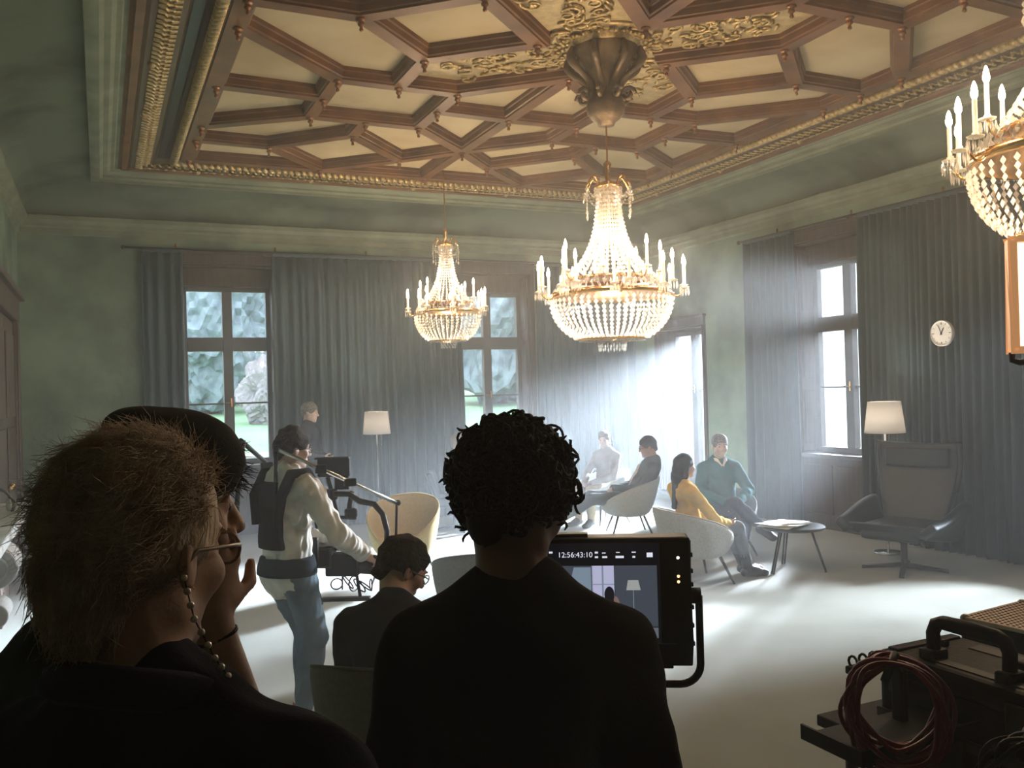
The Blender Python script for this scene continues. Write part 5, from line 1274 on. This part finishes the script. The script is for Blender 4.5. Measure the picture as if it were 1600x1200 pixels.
# ---- the three people nearest the camera
def strands(parent, H, R, s, n, m, L=(.02, .05), r=.0009, seed=1, lean=(0, -.3, .3), region=None, name='loose_hair', base=(.0885, .1095, .0985), c0=(0, -.016, .045), lift=.8):
    rd = random.Random(seed); mb = MB()
    for i in range(n):
        while True:
            v = Vector((rd.gauss(0, 1), rd.gauss(0, 1), rd.gauss(0, 1))).normalized()
            if region is None or region(v): break
        p = Vector((c0[0]+v.x*base[0], c0[1]+v.y*base[1], c0[2]+v.z*base[2])); l = rd.uniform(*L)
        ln = Vector(lean); tg = ln-v*ln.dot(v)*(1-lift)
        d = (tg+v*lift+Vector((rd.gauss(0, .22), rd.gauss(0, .22), rd.gauss(0, .22)))).normalized(); d2 = (d+Vector((rd.gauss(0, .25), rd.gauss(0, .25), rd.gauss(0, .25)-.12))-v*.25).normalized()
        P = [p-v*.006, p+d*l*.5, p+d*l*.5+d2*l*.5]
        mb.tube([tuple(H+R@(np.array(q)*s)) for q in P], [r, r*.8, r*.3], 3, caps=False)
    return tag(mb.build(name, m, parent, smooth=True), None, None, kind='stuff')
def curls(parent, H, R, s, n, m, seed=2):
    rd = random.Random(seed); mb = MB(); k = 0
    while k < n:
        v = Vector((rd.gauss(0, 1), rd.gauss(0, 1), rd.gauss(0, 1))).normalized()
        if v.y > .55 and v.z < .45: continue
        if v.z < -.55 and v.y > -.3: continue
        k += 1
        w_ = .006*rd.random()
        p = Vector((v.x*(.088+w_), -.016+v.y*(.107+w_), .043+v.z*(.094+w_))); a = v.orthogonal().normalized(); b = v.cross(a)
        big = k > n-150; cr = rd.uniform(.013, .020) if big else rd.uniform(.008, .016); tn = rd.uniform(5.5, 10); ph = rd.uniform(0, 6.3); ax = (v*rd.uniform(.1, .7)+a*rd.gauss(0, .6)+b*rd.gauss(0, .6)-Vector((0, 0, .3))).normalized(); e1 = ax.orthogonal().normalized(); e2 = ax.cross(e1); pts = []
        for i in range(13):
            u = i/12; an = ph+tn*u; pts.append(tuple(H+R@(np.array(p+e1*cr*math.cos(an)*(1-.3*u)+e2*cr*math.sin(an)*(1-.3*u)+ax*((.050 if big else .038)*u-.010))*s)))
        mb.tube(pts, [.0030]+[.0026 if big else .0036]*11+[.0012], 5)
    return tag(mb.build('curls', m, parent, smooth=True), None, None, kind='stuff')

J0 = dict(STAND); J0.update(H=(.0, .035, 1.647), N=(0, -.005, 1.495), EL=(-.225, -.02, 1.13), ER=(.225, -.02, 1.13), WL=(-.12, .22, 1.02), WR=(.10, .22, 1.04), SL=(-.168, -.01, 1.405), SR=(.168, -.01, 1.405))
t, F, J, R = person('man with black curly hair in a black sweater standing centre, back to the camera', (.64, 1.39, 0), face(.47, .88), J0, head=(.45, .22, .04), skin='skin_dark', bulk=1.02,
    clothes=(('trousers', PANTS, .010, 'cloth_black', .003), ('sweater', SHIRT, .012, 'cloth_black', .005), ('shoe', ('footL',), .007, 'shoe_black', 0), ('shoe', ('footR',), .007, 'shoe_black', 0)), hair='short', hair_mat='hair_black', h=.008, hand_l=dict(d=(.6, .7, .1), n=(0, -.2, -1), curl=.8, thumb=-1), hand_r=dict(d=(-.6, .7, .1), n=(0, -.2, -1), curl=.8))
curls(t, J['H'], R, 1.0, 720, 'hair_black')

J0 = dict(STAND); J0.update(H=(-.035, .0, 1.668), N=(-.01, -.03, 1.505), C=(0, -.02, 1.36), SL=(-.19, -.02, 1.42), SR=(.19, -.02, 1.42), EL=(-.26, -.03, 1.12), ER=(.26, -.03, 1.12), WL=(-.12, .2, 1.05), WR=(.12, .2, 1.05))
t, F, J, R = person('white-haired older man with glasses on a bead cord in a navy shirt, nearest the camera', (.065, 1.105, 0), face(.67, .735), J0, head=(.07, .10, .0), skin='skin', bulk=1.04,
    clothes=(('trousers', PANTS, .010, 'cloth_dark', .003), ('shirt', SHIRT, .014, 'cloth_navy', .006), ('shoe', ('footL',), .007, 'shoe_black', 0), ('shoe', ('footR',), .007, 'shoe_black', 0)), hair='short', hair_mat='hair_white', h=.0065)
strands(t, J['H'], R, 1.0, 7500, 'hair_white', (.022, .055), .0006, 3, (.15, -.9, -.15), lambda v: not (v.y > .40 and v.z < .40) and v.z > -.9 and not (abs(v.x) > .72 and v.z < -.02 and v.y > -.15), lift=.06)
strands(t, J['H'], R, 1.0, 260, 'hair_white', (.02, .045), .0004, 13, (.1, -.6, .2), lambda v: v.z > .1, 'wisps', lift=.4)
strands(t, J['H'], R, 1.0, 1900, 'hair_white', (.018, .04), .0006, 23, (0, -.2, -.9), lambda v: v.y < .3 and v.z < .35, 'nape_hair', base=(.054, .053, .085), c0=(0, -.078, -.012), lift=.08)
glasses(t, J['H'], R, 1.03, 'rim_horn')
N_ = J['N']; ring = [(.080*math.cos(a), .074*math.sin(a)-.012, .022-.028*math.sin(a)) for a in [2*PI*i/24 for i in range(24)]]
MB().tube([tuple(N_+np.array(p)) for p in ring], .022, 8, closed=True).build('shirt_collar', 'cloth_navy', t, smooth=True)
gc = empty('glasses_chain', (0, 0, 0), 0, t); mat('bead_pale', (.80, .72, .62), .2, metal=.4)
e0 = J['H']+R@np.array((.086, -.025, -.02)); path = [e0, e0+np.array((.012, .0, -.045)), e0+np.array((.03, .01, -.09)), N_+np.array((.105, .03, .010)), N_+np.array((.13, .07, -.03)), N_+np.array((.12, .125, -.075))]
bd0 = None; cum = []
for a, b in zip(path, path[1:]):
    n_ = max(1, int(np.linalg.norm(b-a)/.0125))
    for i in range(n_): cum.append(a+(b-a)*i/n_)
for i, p in enumerate(cum):
    if bd0 is None: bd0 = MB().ball((0, 0, 0), .0042, 8, 6).build('bead', 'bead_pale', gc, smooth=True); bd0.location = tuple(p)
    else: share(bd0, gc, tuple(p))
MB().tube([tuple(p) for p in path], .0010, 4).build('cord', 'cable_black', gc)

J0 = dict(STAND); J0.update(P=(0, -.02, .96), M=(0, -.02, 1.13), C=(0, -.01, 1.36), N=(0, .035, 1.50), H=(.0, .135, 1.682), SL=(-.175, .0, 1.42), SR=(.175, .0, 1.42), ER=(.175, .235, 1.265), WR=(.085, .185, 1.515), EL=(-.24, .10, 1.13), WL=(.0, .26, 1.16))
t, F, J, R = person('man in a black beret resting his hand on his mouth, behind the older man', (-.045, 1.49, 0), face(1.0, .05), J0, head=(0, .12, 0), skin='skin',
    clothes=(('trousers', PANTS, .010, 'cloth_black', .003), ('t_shirt', TEE, .014, 'cloth_moss', .006), ('shoe', ('footL',), .007, 'shoe_black', 0), ('shoe', ('footR',), .007, 'shoe_black', 0)), hair='short', hair_mat='hair_black', h=.0065,
    hand_r=dict(d=(-.25, .15, 1.0), n=(-1, -.1, -.1), curl=.55, thumb=-1), hand_l=dict(d=(.9, .2, .2), n=(0, -.2, -1), curl=.7))
strands(t, J['H'], R, 1.0, 260, 'hair_black', (.02, .05), .0012, 8, (0, .5, -.2), lambda v: v.y > .25 and -.1 < v.z < .55, 'fringe')
Fb = Field(); Rb = R@np.array(Matrix.Rotation(-.30, 3, 'X')); 
Fb.el(J['H']+R@np.array((0, .0, .095)), (.104, .106, .052), 'b', .03, Rb); Fb.rc(J['H']+R@np.array((-.03, .03, .075)), J['H']+R@np.array((.03, .03, .075)), .072, .072, 'b', .03); Fb.el(J['H']+R@np.array((0, -.070, .058)), (.072, .048, .060), 'b', .03, Rb)
br = obj('beret', Fb.mesh('beret', .007, None, 0, .003, 9), 'beret_wool', t)
MB().tube([tuple(J['H']+Rb@np.array((0, -.01, .10))+R@np.array((0, 0, .035))), tuple(J['H']+Rb@np.array((0, -.012, .10))+R@np.array((0, 0, .052)))], .003, 6).build('beret_stalk', 'beret_wool', br)
MB().tube([tuple(J['WR']+(J['ER']-J['WR'])*.10+np.array((.030*math.cos(a), .030*math.sin(a), .01*math.sin(a)))) for a in [2*PI*i/16 for i in range(16)]], .003, 5, closed=True).build('bracelet', 'cable_black', t, smooth=True)

# ================================================================== HAZE (stage fog filling the room)
def haze():
    m = bpy.data.materials.new('haze'); m.use_nodes = True; nt = m.node_tree; nt.nodes.remove(nt.nodes['Principled BSDF'])
    v = nt.nodes.new('ShaderNodeVolumeScatter'); v.inputs['Color'].default_value = (.93, .96, 1.0, 1); v.inputs['Density'].default_value = HAZE; v.inputs['Anisotropy'].default_value = .45
    nt.links.new(v.outputs[0], nt.nodes['Material Output'].inputs['Volume']); MATS['haze'] = m
    o = MB().span((XL-.2, YF-.2, -.06), (XR+TH+.02, YB+TH+.02, 4.95)).build('haze', 'haze')
    tag(o, 'thin bluish stage fog hanging in the whole room', 'haze', kind='stuff')
HAZE = .0160
haze()
